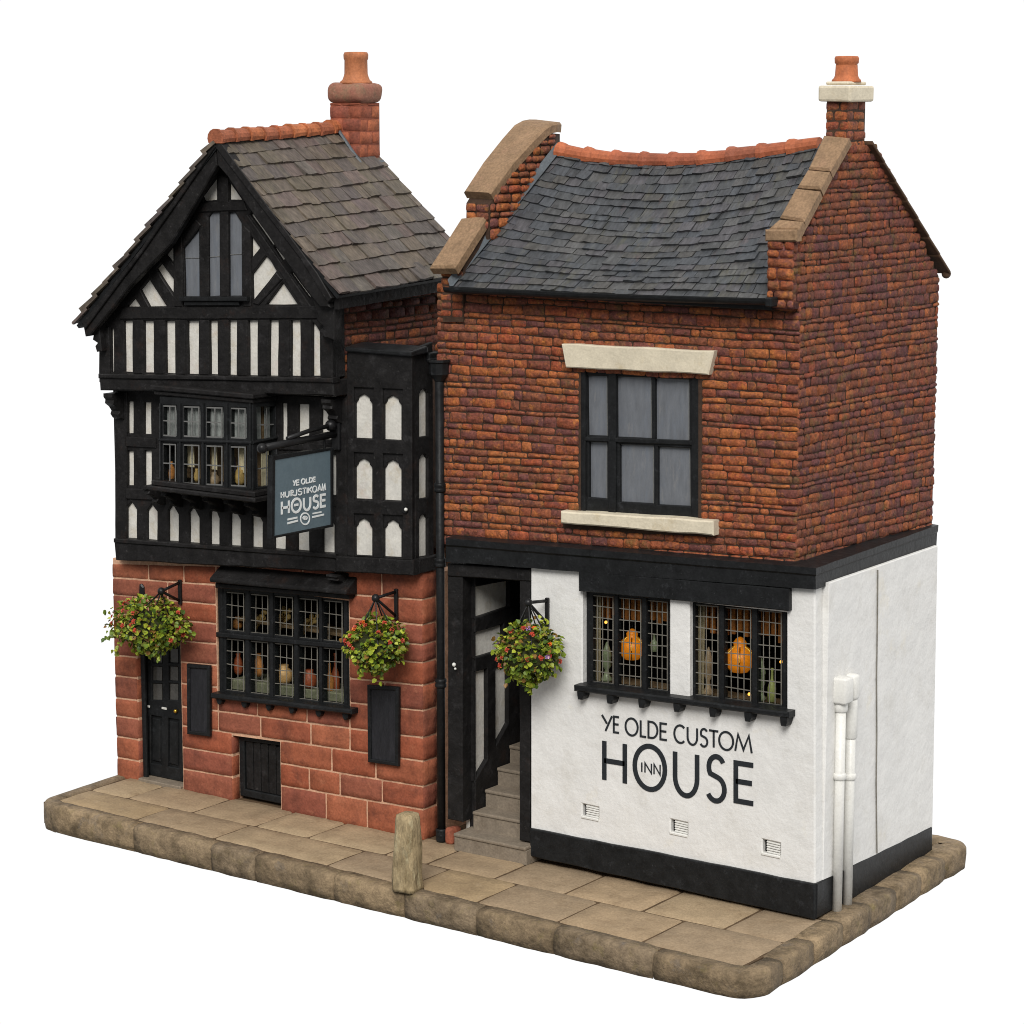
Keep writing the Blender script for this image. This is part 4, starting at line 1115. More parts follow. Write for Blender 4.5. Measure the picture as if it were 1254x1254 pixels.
for p in panes:
    mb = MB(); q = FP([(p[0][0]-1, p[0][1]-1), (p[1][0]+1, p[1][1]-1), (p[2][0]+1, p[2][1]+1), (p[3][0]-1, p[3][1]+1)], YS+.035)
    prism(mb, q, FN, .006, 0); mb.build('pane', greyglass, ss)
    mb = MB(); q = FP(p, YS+.03); ribbon(mb, q+[q[0]], .006, FN, .004, True); mb.build('glazing_bead', leadw, ss)
# ---- slate roof
ye, yr = -.03, 1.1
def eaveP(s): return U(lerp(551, 941, s), lerp(349, 366, s), 1, ye)
rpx = [(684, 181), (735, 190), (790, 193), (850, 192), (910, 186), (960, 179), (1005, 172)]
def ridgeP(s):
    f = s*(len(rpx)-1); i = min(len(rpx)-2, int(max(0, f))); t = f-i
    m = lambda a, b, c, d, t: .5*((2*b)+(-a+c)*t+(2*a-5*b+4*c-d)*t*t+(-a+3*b-3*c+d)*t*t*t)
    P = [rpx[max(0, i-1)], rpx[i], rpx[i+1], rpx[min(len(rpx)-1, i+2)]]
    return U(m(*[q[0] for q in P], t), m(*[q[1] for q in P], t), 1, yr)
def sF(u, v):
    p = eaveP(u).lerp(ridgeP(min(1, max(0, u))), v)
    p.z -= .03+.10*math.sin(math.pi*min(1, max(0, v)))*math.sin(math.pi*min(1, max(0, u)))*.8
    return p
random.seed(9)
mb = MB(); slates(mb, sF, nfun(sF), 19, 19, th=.013, Lm=1.6, edgejit=.005, lap=1.35, cw=.035)
roof2 = mb.build('roof', slate, H2)
mb = MB()
k = 10
def sheet(mb, f, nu, nv, th):
    A = [[mb.v(f(i/nu, j/nv)) for i in range(nu+1)] for j in range(nv+1)]
    B = [[mb.v(f(i/nu, j/nv)+V((0, .03, -th))) for i in range(nu+1)] for j in range(nv+1)]
    for j in range(nv):
        for i in range(nu):
            mb.f([A[j][i], A[j][i+1], A[j+1][i+1], A[j+1][i]]); mb.f([B[j][i], B[j+1][i], B[j+1][i+1], B[j][i+1]])
    for i in range(nu):
        mb.f([A[0][i], B[0][i], B[0][i+1], A[0][i+1]]); mb.f([A[nv][i], A[nv][i+1], B[nv][i+1], B[nv][i]])
    for j in range(nv):
        mb.f([A[j][0], A[j+1][0], B[j+1][0], B[j][0]]); mb.f([A[j][nu], B[j][nu], B[j+1][nu], A[j+1][nu]])
sheet(mb, lambda u, v: sF(u, v)-V((0, 0, .004)), 14, 8, .03)
def sBk(u, v):
    p = V((lerp(-3.4, -.3, u), 2.32, 4.84)).lerp(ridgeP(u)-V((0, 0, .03)), v); return p
sheet(mb, sBk, 14, 4, .03)
mb.build('roof_boarding', slate, roof2)
mb = MB(); ridgetiles(mb, [ridgeP(i/12)+V((0, 0, -.03)) for i in range(13)], .068, .27, .5, 8, .015)
mb.build('ridge_tile', mk('red_ridge', None, islands=[S(156, 86, 58), S(146, 80, 56), S(164, 92, 60), S(140, 80, 58)], namt=.3, nscale=8, rough=.7, bump=.5, bscale=30, stain=(S(104, 66, 48), 9, .56, .76, .6)), roof2)
mb = MB()   # gutter: half-round trough
ga, gb_ = U(546.5, 351, 1, -.12), U(947, 366, 1, -.12)
rr = .05; kk = 8
for r0, r1 in ((rr, rr-.012),):
    ring = []
    for t in [i/14 for i in range(15)]:
        p = ga.lerp(gb_, t)+V((0, 0, -.01*math.sin(math.pi*t)))
        o_ = [mb.v(p+V((0, -r0*math.cos(q), -r0*math.sin(q)))) for q in [math.pi*j/kk for j in range(kk+1)]]
        i_ = [mb.v(p+V((0, -r1*math.cos(q), -r1*math.sin(q)))) for q in [math.pi*j/kk for j in range(kk+1)]]
        ring.append(o_+i_[::-1])
    m_ = len(ring[0])
    for A, B in zip(ring, ring[1:]):
        for j in range(m_): mb.f([A[j], A[(j+1) % m_], B[(j+1) % m_], B[j]])
    mb.f(ring[0]); mb.f(ring[-1][::-1])
box(mb, gb_.x-.045, gb_.x+.012, -.175, -.06, gb_.z-.06, gb_.z+.012, .01)
box(mb, ga.x, gb_.x-.05, -.068, .068, min(ga.z, gb_.z)-.05, min(ga.z, gb_.z)-.012, .004)
mb.build('gutter', blackh, H2)
# ---- copings
def copestone(mb, a0, b0, b1, a1, th, n):
    # a = left edge, b = right edge (front 0, back 1)
    prism(mb, [a0, b0, b1, a1], n, th, .018, .004, .2)
mb = MB()
pL = [FP([(525, 327)], -.1)[0], FP([(556, 327)], -.1)[0], FP([(597, 263)], .32)[0], FP([(564, 266)], .3)[0]]
copestone(mb, *pL, .085, (pL[1]-pL[0]).cross(pL[3]-pL[0]))
q = [FP([(567, 234)], .3)[0], FP([(600, 236)], .3)[0], FP([(645, 178)], .78)[0], FP([(612, 171)], .78)[0]]
r = [q[3], q[2], FP([(681, 153)], 1.12)[0], FP([(643, 146)], 1.1)[0]]
def bent(mb, L, R, th):
    # a coping bent along its length: L, R polylines
    n = len(L); top = []; bot = []
    for i in range(n):
        d = (L[min(n-1, i+1)]-L[max(0, i-1)]).normalized(); c = (R[i]-L[i]).normalized(); nn = c.cross(d).normalized()
        if nn.z < 0: nn = -nn
        e = .02
        top.append([mb.v(L[i]-nn*e), mb.v(L[i]+c*e), mb.v(R[i]-c*e), mb.v(R[i]-nn*e)])
        bot.append([mb.v(L[i]-nn*th), mb.v(R[i]-nn*th)])
    for i in range(n-1):
        A, B = top[i], top[i+1]
        for j in range(3): mb.f([A[j], A[j+1], B[j+1], B[j]])
        mb.f([A[3], bot[i][1], bot[i+1][1], B[3]]); mb.f([A[0], B[0], bot[i+1][0], bot[i][0]]); mb.f([bot[i][0], bot[i+1][0], bot[i+1][1], bot[i][1]])
    mb.f(top[0]+[bot[0][1], bot[0][0]]); mb.f(top[-1][::-1]+[bot[-1][0], bot[-1][1]])
Lp = [FP([p], y)[0] for p, y in (((567, 234), .3), ((590, 199), .54), ((613, 170), .79), ((628, 153), .97), ((638, 147.5), 1.07), ((646, 146), 1.17), ((654, 146), 1.3))]
Rp = [FP([p], y)[0] for p, y in (((600, 236), .3), ((627, 199), .54), ((652, 171.5), .79), ((668, 156), .97), ((676, 151), 1.07), ((683, 149.5), 1.17), ((688, 150), 1.3))]
bent(mb, Lp, Rp, .085)
cpL = mb.build('parapet_coping', coping, H2)
# parapet wall under the left coping (stepped)
mb = MB(); random.seed(23)
bl, br = pL[0], pL[1]
def under(mb, L, R, th, drop, ins=.025):
    n = len(L); A = []; 
    for i in range(n):
        c = (R[i]-L[i]).normalized()
        a = L[i]+c*ins; b = R[i]-c*ins
        A.append([mb.v(a-V((0, 0, th))), mb.v(b-V((0, 0, th))), mb.v(b-V((0, 0, drop))), mb.v(a-V((0, 0, drop)))])
    for P, Q in zip(A, A[1:]):
        for j in range(4): mb.f([P[j], P[(j+1) % 4], Q[(j+1) % 4], Q[j]])
    mb.f(A[0]); mb.f(A[-1][::-1])
pf = .145/.42
under(mb, [pL[0].lerp(pL[3], pf), pL[3]], [pL[1].lerp(pL[2], pf), pL[2]], .09, .6)
under(mb, [Lp[0]+V((0, .02, 0))]+Lp[1:], [Rp[0]+V((0, .02, 0))]+Rp[1:], .1, .6, .02)
# bricks on its visible faces
def strip_bricks(L, R, z0, z1):
    pass
pw = mb.build('parapet_wall', brickm, H2)
mb = MB()
def ipol(P, key, val, t):
    for a, b in zip(P, P[1:]):
        if key(a) <= t <= key(b): return lerp(val(a), val(b), (t-key(a))/max(1e-6, key(b)-key(a)))
    return val(P[0]) if t < key(P[0]) else val(P[-1])
RF = [sF(0, i/10) for i in range(11)]
kY, kZ, kX = (lambda p: p.y), (lambda p: p.z), (lambda p: p.x)
def pside(s_, t_): return V((ipol(Rp, kY, kX, s_)-.012, s_, t_))
def prange(t_):
    y0_ = max(.31, ipol(Rp, lambda p: p.z-.1, kY, t_)); y1_ = ipol(RF, kZ, kY, t_-.03)
    return (y0_, max(y0_+.001, min(1.3, y1_+.05)))
brickwall(mb, pside, SN, Lp[0].z-.4, Rp[-1].z-.09, .068, (.09, .2), prange, h=.018)
mb.build('parapet_brick', brick, pw, smooth=True); mb = MB()
for j in range(3):
    z0, z1 = Lp[0].z-.1-.07*(j+1), Lp[0].z-.1-.07*j
    for a, b in ((.0, .45), (.45, 1.)):
        c4 = [Lp[0].lerp(Rp[0], .08+.84*a+.01), Lp[0].lerp(Rp[0], .08+.84*b-.01)]
        pillow(mb, [V((c4[0].x, .31, z0+.004)), V((c4[1].x, .31, z0+.004)), V((c4[1].x, .31, z1-.004)), V((c4[0].x, .31, z1-.004))], FN, .012, .014, 4, 3, .005)
mb.build('parapet_brick', brick, pw, smooth=True); mb = MB()
for j in range(7):   # front of the lower step above the wall head
    z1 = pL[0].lerp(pL[3], pf).z-.095-.066*j; z0 = z1-.066
    if z0 < 4.5: break
    for a, b in ((.0, .5), (.5, 1.)):
        x_a = lerp(pL[0].x, pL[1].x, .06+.88*a)+.004; x_b = lerp(pL[0].x, pL[1].x, .06+.88*b)-.004
        pillow(mb, [V((x_a, .044, z0+.004)), V((x_b, .044, z0+.004)), V((x_b, .044, z1-.004)), V((x_a, .044, z1-.004))], FN, .014, .014, 4, 3, .005)
mb.build('parapet_brick', brick, pw, smooth=True)
mb = MB()   # lead flashing along the left verge
fl = [sF(.0, v)+nfun(sF)(0.02, v)*.035+V((.015, 0, 0)) for v in (0.0, .2, .4, .6, .8, 1)]
fl2 = [p+V((.035, 0, -.0)) for p in fl]
A = [mb.v(p) for p in fl]; B = [mb.v(p) for p in fl2]; Cc = [mb.v(p+V((-.02, 0, .05))) for p in fl]
for i in range(5): mb.f([A[i], B[i], B[i+1], A[i+1]]); mb.f([A[i], A[i+1], Cc[i+1], Cc[i]])
mb.build('lead_flashing', leadg, roof2)
# right coping, in stones
mb = MB()
def rc(pl, pr, yl, xr_):
    return FP([pl], yl)[0], GS([pr], .03)[0]
def rcp(l, r):
    R = GS([r], .035)[0]; Lq = U(l[0], l[1], 1, R.y); return Lq, R
st = [((938, 281), (977, 281)), ((954, 266), (984, 271)), ((975, 229), (1004, 231)), ((989, 206), (1016, 209)), ((1009, 164), (1040, 166))]
Q = [rcp(*s) for s in st]
for i in range(len(Q)-1):
    (l0, r0), (l1, r1) = Q[i], Q[i+1]
    d = (r1-r0).normalized()*.006
    prism(mb, [l0+d, r0+d, r1-d, l1-d], (r0-l0).cross(l1-l0), .085, .016, .004, .2)
l0, r0 = Q[0]
prism(mb, [l0+V((0, -.02, .0)), r0+V((0, -.02, .0)), r0+V((0, -.02, -.09)), l0+V((0, -.02, -.09))], FN, .08, .012, .003)
mb.build('parapet_coping', coping, H2)
mb = MB()
under(mb, [q[0]+V((0, .02, 0)) for q in Q], [q[1]+V((-.05, .02, 0)) for q in Q], .09, .55, .03)
mb.build('parapet_wall', brickm, H2)
mb = MB()   # thin verge tiles down the back slope
va = GS([(1062, 172)], .0)[0]; vb = GS([(1157, 331)], .0)[0]
n_ = 7
for i in range(n_):
    a = va.lerp(vb, i/n_); b = va.lerp(vb, (i+1)/n_+.01)
    hexa(mb, [a+V((-.2, 0, -.03)), a+V((.05, 0, -.03)), b+V((.05, 0, -.02)), b+V((-.2, 0, -.02))], [a+V((-.2, 0, .0)), a+V((.05, 0, .0)), b+V((.05, 0, .008)), b+V((-.2, 0, .008))], .006, 1, .002)
ball(mb, vb+V((.0, .03, -.03)), .04)
mb.build('verge_tile', mk('dark_verge', S(82, 62, 46), namt=.3, nscale=9, rough=.8, bump=.5), H2)
# ---- right chimney
mb = MB(); random.seed(31)
cB = GS([(1040, 177)], .0)[0]; cBt = GS([(1040, 124)], .0)[0]
y0 = cB.y-.02; y1 = y0+.3; x1 = -.15; x0 = x1-.195; zt = cBt.z
zz = 5.85; k = 0
while zz < zt-.01:
    z2 = min(zt, zz+.075)
    for side in (0, 1):
        L0, L1 = ((x0, x1), (y0, y1))[side]
        cut = [L0, lerp(L0, L1, (.36, .62)[k % 2]), L1]
        for a, b in zip(cut, cut[1:]):
            if side == 0: pillow(mb, [V((a+.004, y0+.01, zz+.004)), V((b-.004, y0+.01, zz+.004)), V((b-.004, y0+.01, z2-.004)), V((a+.004, y0+.01, z2-.004))], FN, .014, .016, 4, 3, .005)
            else: pillow(mb, [V((x1-.01, a+.004, zz+.004)), V((x1-.01, b-.004, zz+.004)), V((x1-.01, b-.004, z2-.004)), V((x1-.01, a+.004, z2-.004))], SN, .014, .016, 4, 3, .005)
    zz = z2; k += 1
ch2 = mb.build('chimney', brick, H2, smooth=True)
mb = MB(); box(mb, x0+.008, x1-.008, y0+.008, y1, 5.5, zt, 0); mb.build('stack_core', brickm, ch2)
mb = MB(); box(mb, x0-.045, x1+.045, y0-.045, y1+.045, zt-.005, zt+.12, .018, 2, .006); box(mb, x0+.0, x1-.0, y0+.0, y1-.0, zt+.124, zt+.15, .012, 2, .005)
mb.build('chimney_cap', cream, ch2)
mb = MB(); zq = zt+.15; lathe(mb, [(.115, zq-.005), (.113, zq+.012), (.098, zq+.026), (.09, zq+.045), (.085, zq+.12), (.083, zq+.132), (.093, zq+.14), (.095, zq+.178), (.087, zq+.192), (.06, zq+.194), (.055, zq+.11)], ((x0+x1)/2, (y0+y1)/2, 0), 20)
mb.build('chimney_pot', mk('brown_terracotta', S(176, 102, 64), namt=.25, nscale=9, rough=.7, bump=.4, bscale=28, stain=(S(130, 76, 54), 10, .55, .75, .6)), ch2, smooth=True)

# ---- black fascia band
mb = MB()
st3 = []
for pA, pB, pC, y in (((546, 659), (999.5, 695.5), (1149, 643), -.07), ((546, 667), (999.5, 703.5), (1148.6, 650.5), -.07), ((546, 669), (998.6, 705.5), (1147.6, 652.5), -.055), ((546, 688), (998.6, 722), (1146.6, 675), -.055)):
    A_ = U(*pA, 1, y); B_ = U(*pB, 1, y); o_ = (B_-pS).dot(nS); C_ = UP(*pC, pS, nS); C_ = UP(*pC, B_, nS)
    st3.append((A_, B_, C_))
inn_ = []
for (A_, B_, C_), dz in ((st3[0], .012), (st3[-1], .0)):
    inn_.append((V((A_.x, .12, A_.z+dz)), V((B_.x-.2, .12, B_.z+dz)), V((C_.x-.2, C_.y, C_.z+dz))))
st3 = [inn_[0]]+st3+[inn_[1]]
def dnse(tr):
    A_, B_, C_ = tr
    P_ = [A_.lerp(B_, i/24) for i in range(24)]+[B_.lerp(C_, i/14) for i in range(15)]
    return [p+noise.noise_vector(p*5)*.004 for p in P_]
rows_ = [[mb.v(p) for p in dnse(tr)] for tr in st3]
for A_, B_ in zip(rows_, rows_[1:]+rows_[:1]):
    for i in range(len(A_)-1): mb.f([A_[i], A_[i+1], B_[i+1], B_[i]])
mb.f([r[0] for r in rows_]); mb.f([r[-1] for r in rows_][::-1])
mb.build('fascia_band', blackh, H2)
# ---- white rendered wall
wo1 = [(713, 722), (819.5, 733), (819.5, 855), (713, 840)]
wo2 = [(844, 737), (963, 750), (963, 875), (844, 858)]
vents = [[(712.8, 984.6), (732.6, 989), (732.6, 1003.6), (712.8, 999.5)], [(821, 1003.4), (841.6, 1008), (841.6, 1023.4), (821, 1019)], [(933.4, 1028), (955, 1033), (955, 1049), (933.4, 1044.4)]]
def grid_plate(mb, outer, holes, n, depth, bev, amp): plate(mb, outer, holes, n, depth, bev)
mb = MB()
xw0 = U(649.5, 850, 1, 0).x
wf = FP([(649.5, 688), (998, 716), (998, 1122), (649.5, 1046)], 0)
plate(mb, wf, [FP(p, 0) for p in [wo1, wo2]+vents], FN, .12, .012)
bx = xw(2.25)
fr0 = wf[2]; fr1 = wf[1]
b4 = WS([(1140, 1044), (1147, 668)])
plate(mb, [V((fr0.x-.0005, .121, fr0.z-.02)), b4[0], b4[1], V((fr1.x-.0005, .121, fr1.z))], [], nS, .12, .006)
box(mb, xw0+.0, xw0+.1, .125, 1.9, .0, 2.55, 0)
box(mb, -3.4, bx-.14, 2.1, 2.22, -.02, 2.6, 0)
rw = mb.build('rendered_wall', render, H2)
mb = MB()   # crack / cable on the flank
pp = [UP(x, y, pS+nS*.019, nS) for x, y in ((1075, 698), (1074.5, 760), (1073.5, 830), (1073.8, 900), (1073, 960), (1073.5, 1005), (1074, 1045))]
tube(mb, pp, .0055, 6); mb.build('cable', mk('cable_grey', S(112, 108, 100), namt=.3, rough=.6, bump=0), H2)
mb = MB()
prism(mb, FP([(648.5, 1014.5), (997, 1083), (997, 1126.5), (648.5, 1048.5)], -.03), FN, .029, .008, .004)
p0 = U(997, 1083, 1, -.03); p1 = U(997, 1126.5, 1, -.03); bb = WS([(1143, 1013), (1143, 1045)], .03)
prism(mb, [V((p0.x+.0, -.0005, p0.z)), bb[0], bb[1], V((p1.x, -.0005, p1.z))], nS, .028, .008, .003)
mb.build('plinth', blackh, H2)
# window head beam
mb = MB(); prism(mb, FP([(708, 699), (965.5, 721), (965.5, 748.5), (708.5, 724)], -.055), FN, .1, .008, .002)
mb.build('window_beam', blackh, H2)
def wquad(a, b, s=.104, t0=0, b0=0):
    return [(a, t0+(a-725)*s), (b, t0+(b-725)*s), (b, b0+(b-725)*.128), (a, b0+(a-725)*.128)]
def sidewin(name, outer, lights, lab):
    YV = .055
    mb = MB(); hs = [wquad(a, b, .09, 728.5, 834.5) for a, b in lights]
    plate(mb, FP(outer, YV), [FP(h, YV) for h in hs], FN, .05, .006, .001)
    for (a, b), (c, d) in zip(lights, lights[1:]):
        m = (b+c)/2; w = (c-b)*.32
        prism(mb, FP([(m-w, 726+(m-725)*.09), (m+w, 726+(m-725)*.09), (m+w, 838+(m-725)*.128), (m-w, 838+(m-725)*.128)], YV-.018), FN, .03, .005)
    w = mb.build('leaded_window', blackh, H2); w['label'] = lab
    for h in hs:
        q = FP(h, YV+.02); mb = MB(); prism(mb, q, FN, .004, 0); mb.build('pane', glass, w)
        mb = MB(); r = lambda u, v: bary([q[3], q[2], q[1], q[0]], u, v)+V((0, -.003, 0))
        nu = 4; nv = 8
        for i in range(1, nu): ribbon(mb, [r(i/nu+random.uniform(-.02, .02), 0), r(i/nu, 1)], .007, FN, .004)
        for j in range(1, nv): ribbon(mb, [r(0, j/nv+random.uniform(-.008, .008)), r(1, j/nv+random.uniform(-.008, .008))], .007, FN, .005)
        ribbon(mb, [r(.01, .005), r(.99, .005), r(.99, .995), r(.01, .995), r(.01, .005)], .008, FN, .0045, True)
        mb.build('lead_came', lead, w)
    return w
lA = [(725.5, 751.5), (757, 785.5), (792.4, 818)]; lB = [(851, 880), (887.3, 920), (928, 957.5)]
wA = sidewin('a', [(718, 724), (820, 733.5), (820, 854), (718, 841)], lA, 'left window with an amber lamp behind the leads')
wB = sidewin('b', [(844, 737), (963, 749), (963, 874), (844, 858)], lB, 'right window with an amber lamp behind the leads')
# dark rooms behind
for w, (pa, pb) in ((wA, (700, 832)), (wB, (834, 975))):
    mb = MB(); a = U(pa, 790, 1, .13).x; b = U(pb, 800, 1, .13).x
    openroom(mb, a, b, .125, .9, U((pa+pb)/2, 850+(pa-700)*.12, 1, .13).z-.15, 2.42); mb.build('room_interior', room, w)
    mb = MB()
    for i in range(16):   # fringed pelmet
        x_ = lerp(a+.06, b-.06, i/15); z_ = 2.40
        box(mb, x_-.02, x_+.02, .2, .23, (2.14 if w is wA else 2.14)+random.uniform(-.03, .03)+.0, 2.42, .003)
    mb.build('fringed_pelmet', mk('pelmet_orange', S(150, 88, 34), namt=.4, nscale=20, rough=.8, bump=.2) if 'pelmet_orange' not in MATS else MATS['pelmet_orange'], w)
    mb = MB(); c_ = U((719.5, 846)[w is wB], 790, 1, .1).x
    curtainmesh(mb, c_+.0, c_+.09, .16, 1.2, 2.4, 2, .012); mb.build('curtain', MATS.get('dun_curtain') or mk('dun_curtain', S(142, 126, 100), namt=.2, nscale=8, rough=.85, bump=.1, streak=(8, 8, 1)), w, smooth=True)
    mb = MB(); box(mb, a+.02, b-.02, .13, .55, U(760 if w is wA else 905, 838 if w is wA else 858, 1, .3).z-.06, U(760 if w is wA else 905, 838 if w is wA else 858, 1, .3).z, .004)
    mb.build('inner_sill', roomw, w)
# shared sill with little brackets
mb = MB(); prism(mb, FP([(702, 839), (965.5, 872.5), (965.5, 880), (702, 846.5)], -.11), FN, .16, .012, .002)
so = mb.build('window_sill', blackh, H2)
for x, y in ((710, 845), (746, 850), (785, 855), (828, 860), (872, 866), (915, 871.5), (959, 877)):
    mb = MB(); t = U(x, y, 1, -.10)
    prism(mb, [t+V((-.034, 0, .01)), t+V((.034, 0, .01)), t+V((.03, 0, -.05)), t+V((.018, 0, -.082)), t+V((-.022, 0, -.082)), t+V((-.03, 0, -.05))], FN, .1, .008)
    mb.build('bracket', blackh, so)
# ---- air vents
for i, p in enumerate(vents):
    q = FP(p, 0)
    mb = MB(); prism(mb, [c+V((0, .05, 0)) for c in q], FN, .02, 0); v_ = mb.build('air_vent', void, H2)
    mb = MB()
    for j in range(5):
        t = (j+.75)/5.4
        a = q[3].lerp(q[0], t)+V((.035, .03, 0)); b = q[2].lerp(q[1], t)+V((-.003, .03, 0))
        hexa(mb, [a+V((0, -.022, -.006)), b+V((0, -.022, -.006)), b+V((0, .01, .002)), a+V((0, .01, .002))], [a+V((0, -.022, .004)), b+V((0, -.022, .004)), b+V((0, .01, .012)), a+V((0, .01, .012))], .001)
    mb.build('vent_slat', whitepaint, v_)
    mb = MB(); a, b = q[3], q[2]
    prism(mb, [a+V((-.006, -.01, .006)), b+V((.006, -.01, .006)), b+V((.006, -.01, -.016)), a+V((-.006, -.01, -.016))], FN, .04, .005); mb.build('vent_sill', whitepaint, v_)
# ---- painted lettering
mb = MB()
cvt = lambda x, y: (690+x/4.324, 860+y/4.324)
Q1 = FP([cvt(*p) for p in ((205, 66), (1000, 180), (1000, 269), (205, 148))], 0)
L1 = [('Y', 205, 260), ('E', 270, 298), ('O', 334, 400), ('L', 416, 445), ('D', 458, 506), ('E', 522, 556), ('C', 596, 648), ('U', 666, 716), ('S', 732, 771), ('T', 779, 826), ('O', 831, 903), ('M', 914, 998)]
letters(mb, Q1, [(c, (a-205)/795, (b-205)/795) for c, a, b in L1], .0165, FN, .006)
Q2 = FP([cvt(*p) for p in ((207, 203), (1007, 323), (1007, 548), (207, 408))], 0)
L2 = [('H', 218, 330), ('O', 384, 546, .0, 1.0), ('U', 600, 716), ('S', 768, 862, .0, 1.0), ('E', 917, 1006, .05, .95)]
letters(mb, Q2, [(it[0], (it[1]-207)/800, (it[2]-207)/800)+tuple(it[3:]) for it in L2], .041, FN, .006)
Q3 = FP([cvt(*p) for p in ((413, 318), (513, 331), (513, 385), (413, 367))], 0)
letters(mb, Q3, [('I', .0, .06), ('N', .2, .54), ('N', .68, 1.0)], .011, FN, .006)
mb.build('painted_lettering', letterm, H2)

# ---- passage: posts, lintel, flank panelling
mb = MB()
prism(mb, FP([(547.5, 690), (649, 697), (649, 712), (547.5, 705.5)], -.01), FN, .15, .008, .002)
mb.build('passage_lintel', black, H2)
mb = MB(); prism(mb, FP([(548, 706), (566, 706.5), (566, 1007), (548, 1003)], .0), FN, .14, .008, .003)
pj = mb.build('passage_post', black, H2)
mb = MB(); t = U(556, 814, 1, -.02); ball(mb, t, .018); t = U(557.5, 819, 1, -.02); ball(mb, t, .011); mb.build('bolt', galv, pj, smooth=True)
mb = MB(); prism(mb, FP([(636, 711), (649, 712), (648.5, 1031), (636, 1029)], .0), FN, .12, .006, .002)
mb.build('passage_post', black, H2)
xp = U(580, 800, 1, .12).x
mb = MB()
pp = [[(581, 719), (624, 711), (624, 743), (581, 757)], [(581, 775), (617, 764), (617, 795), (581, 806)], [(581, 823), (597, 819), (597, 930), (581, 957)], [(607.5, 817), (622.5, 814), (622.5, 886), (607.5, 913)]]
plate(mb, [V((xp, .141, -.02)), V((xp, 1.8, -.02)), V((xp, 1.8, 2.6)), V((xp, .141, 2.6))], [XP(p, xp) for p in pp], SN, .06, .008, .002)
mb.build('passage_frame', black, H2)
mb = MB(); box(mb, xp-.1, xp-.04, .145, 1.75, 0, 2.6, 0); mb.build('passage_plaster', plaster, H2)
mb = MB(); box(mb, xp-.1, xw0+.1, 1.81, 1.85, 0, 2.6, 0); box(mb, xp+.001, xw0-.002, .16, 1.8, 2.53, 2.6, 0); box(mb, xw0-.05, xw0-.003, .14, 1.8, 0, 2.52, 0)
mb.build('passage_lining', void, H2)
mb = MB(); t0 = U(545, 1013, 1, .02); t1 = U(557, 1032, 1, .02)
box(mb, t0.x+.005, t1.x-.015, -.005, .14, -.01, .14, .03, 3, .01); mb.build('post_base', stackbrick, H2, smooth=True)

# =================================================================== STEPS
ST = thing('stone_staircase', 'five worn grey stone steps climbing into the dark passage', 'steps', (-2.98, .3, 0))
xa = U(557.5, 1015, 1, -.08).x; xbx = U(646, 1030, 1, -.08).x
tops = [.15, .305, .455, .61, .77]
for i, zt in enumerate(tops):
    y0 = -.08+.18*i if i else -.10
    x0_ = xa if i == 0 else xp+.004
    x1_ = xbx if i == 0 else xw0-.055
    zb_ = -.01 if i == 0 else tops[i-1]-.02
    mb = MB(); 
    box(mb, x0_, x1_, y0 if i else -.10, y0+.42, zb_, zt-.03, .006, 1, .003)
    box(mb, x0_, x1_, (y0 if i else -.10)-.012, y0+.42, zt-.031, zt, .01, 2, .003)
    mb.build('step', stepm, ST)

# =================================================================== DRAINPIPES
D1 = thing('drainpipe', 'black cast-iron drainpipe with hopper head between the two houses', 'drainpipe', (U(540, 1030, 2, 0).x, .03, 0))
xd = U(540.5, 800, 1, .04).x
mb = MB(); tube(mb, [V((xd, .03, .02)), V((xd, .03, 4.08))], .036, 12); pd = mb.build('pipe', blackh, D1, smooth=True)
mb = MB()
zc = U(540, 689, 1, .03).z
for z in (zc, U(540, 597, 1, .03).z, .08, 1.4): 
    mb = MB(); lathe(mb, [(.04, z-.04), (.05, z-.03), (.05, z-.01), (.044, z), (.05, z+.01), (.05, z+.03), (.04, z+.04)], (xd, .03, 0), 12); mb.build('collar', blackh, D1, smooth=True)
zh0, zh1 = U(540, 458, 1, .03).z, U(540, 440, 1, .03).z
mb = MB(); lathe(mb, [(.04, zh0-.06), (.06, zh0-.03), (.085, zh0+.0), (.09, zh1-.03), (.105, zh1-.02), (.105, zh1), (.085, zh1), (.08, zh1-.05)], (xd, .03, 0), 10); mb.build('hopper_head', blackh, D1)
mb = MB(); lathe(mb, [(.04, .0), (.05, .02), (.05, .1), (.04, .12)], (xd, .03, 0), 10); mb.build('shoe', blackh, D1, smooth=True)

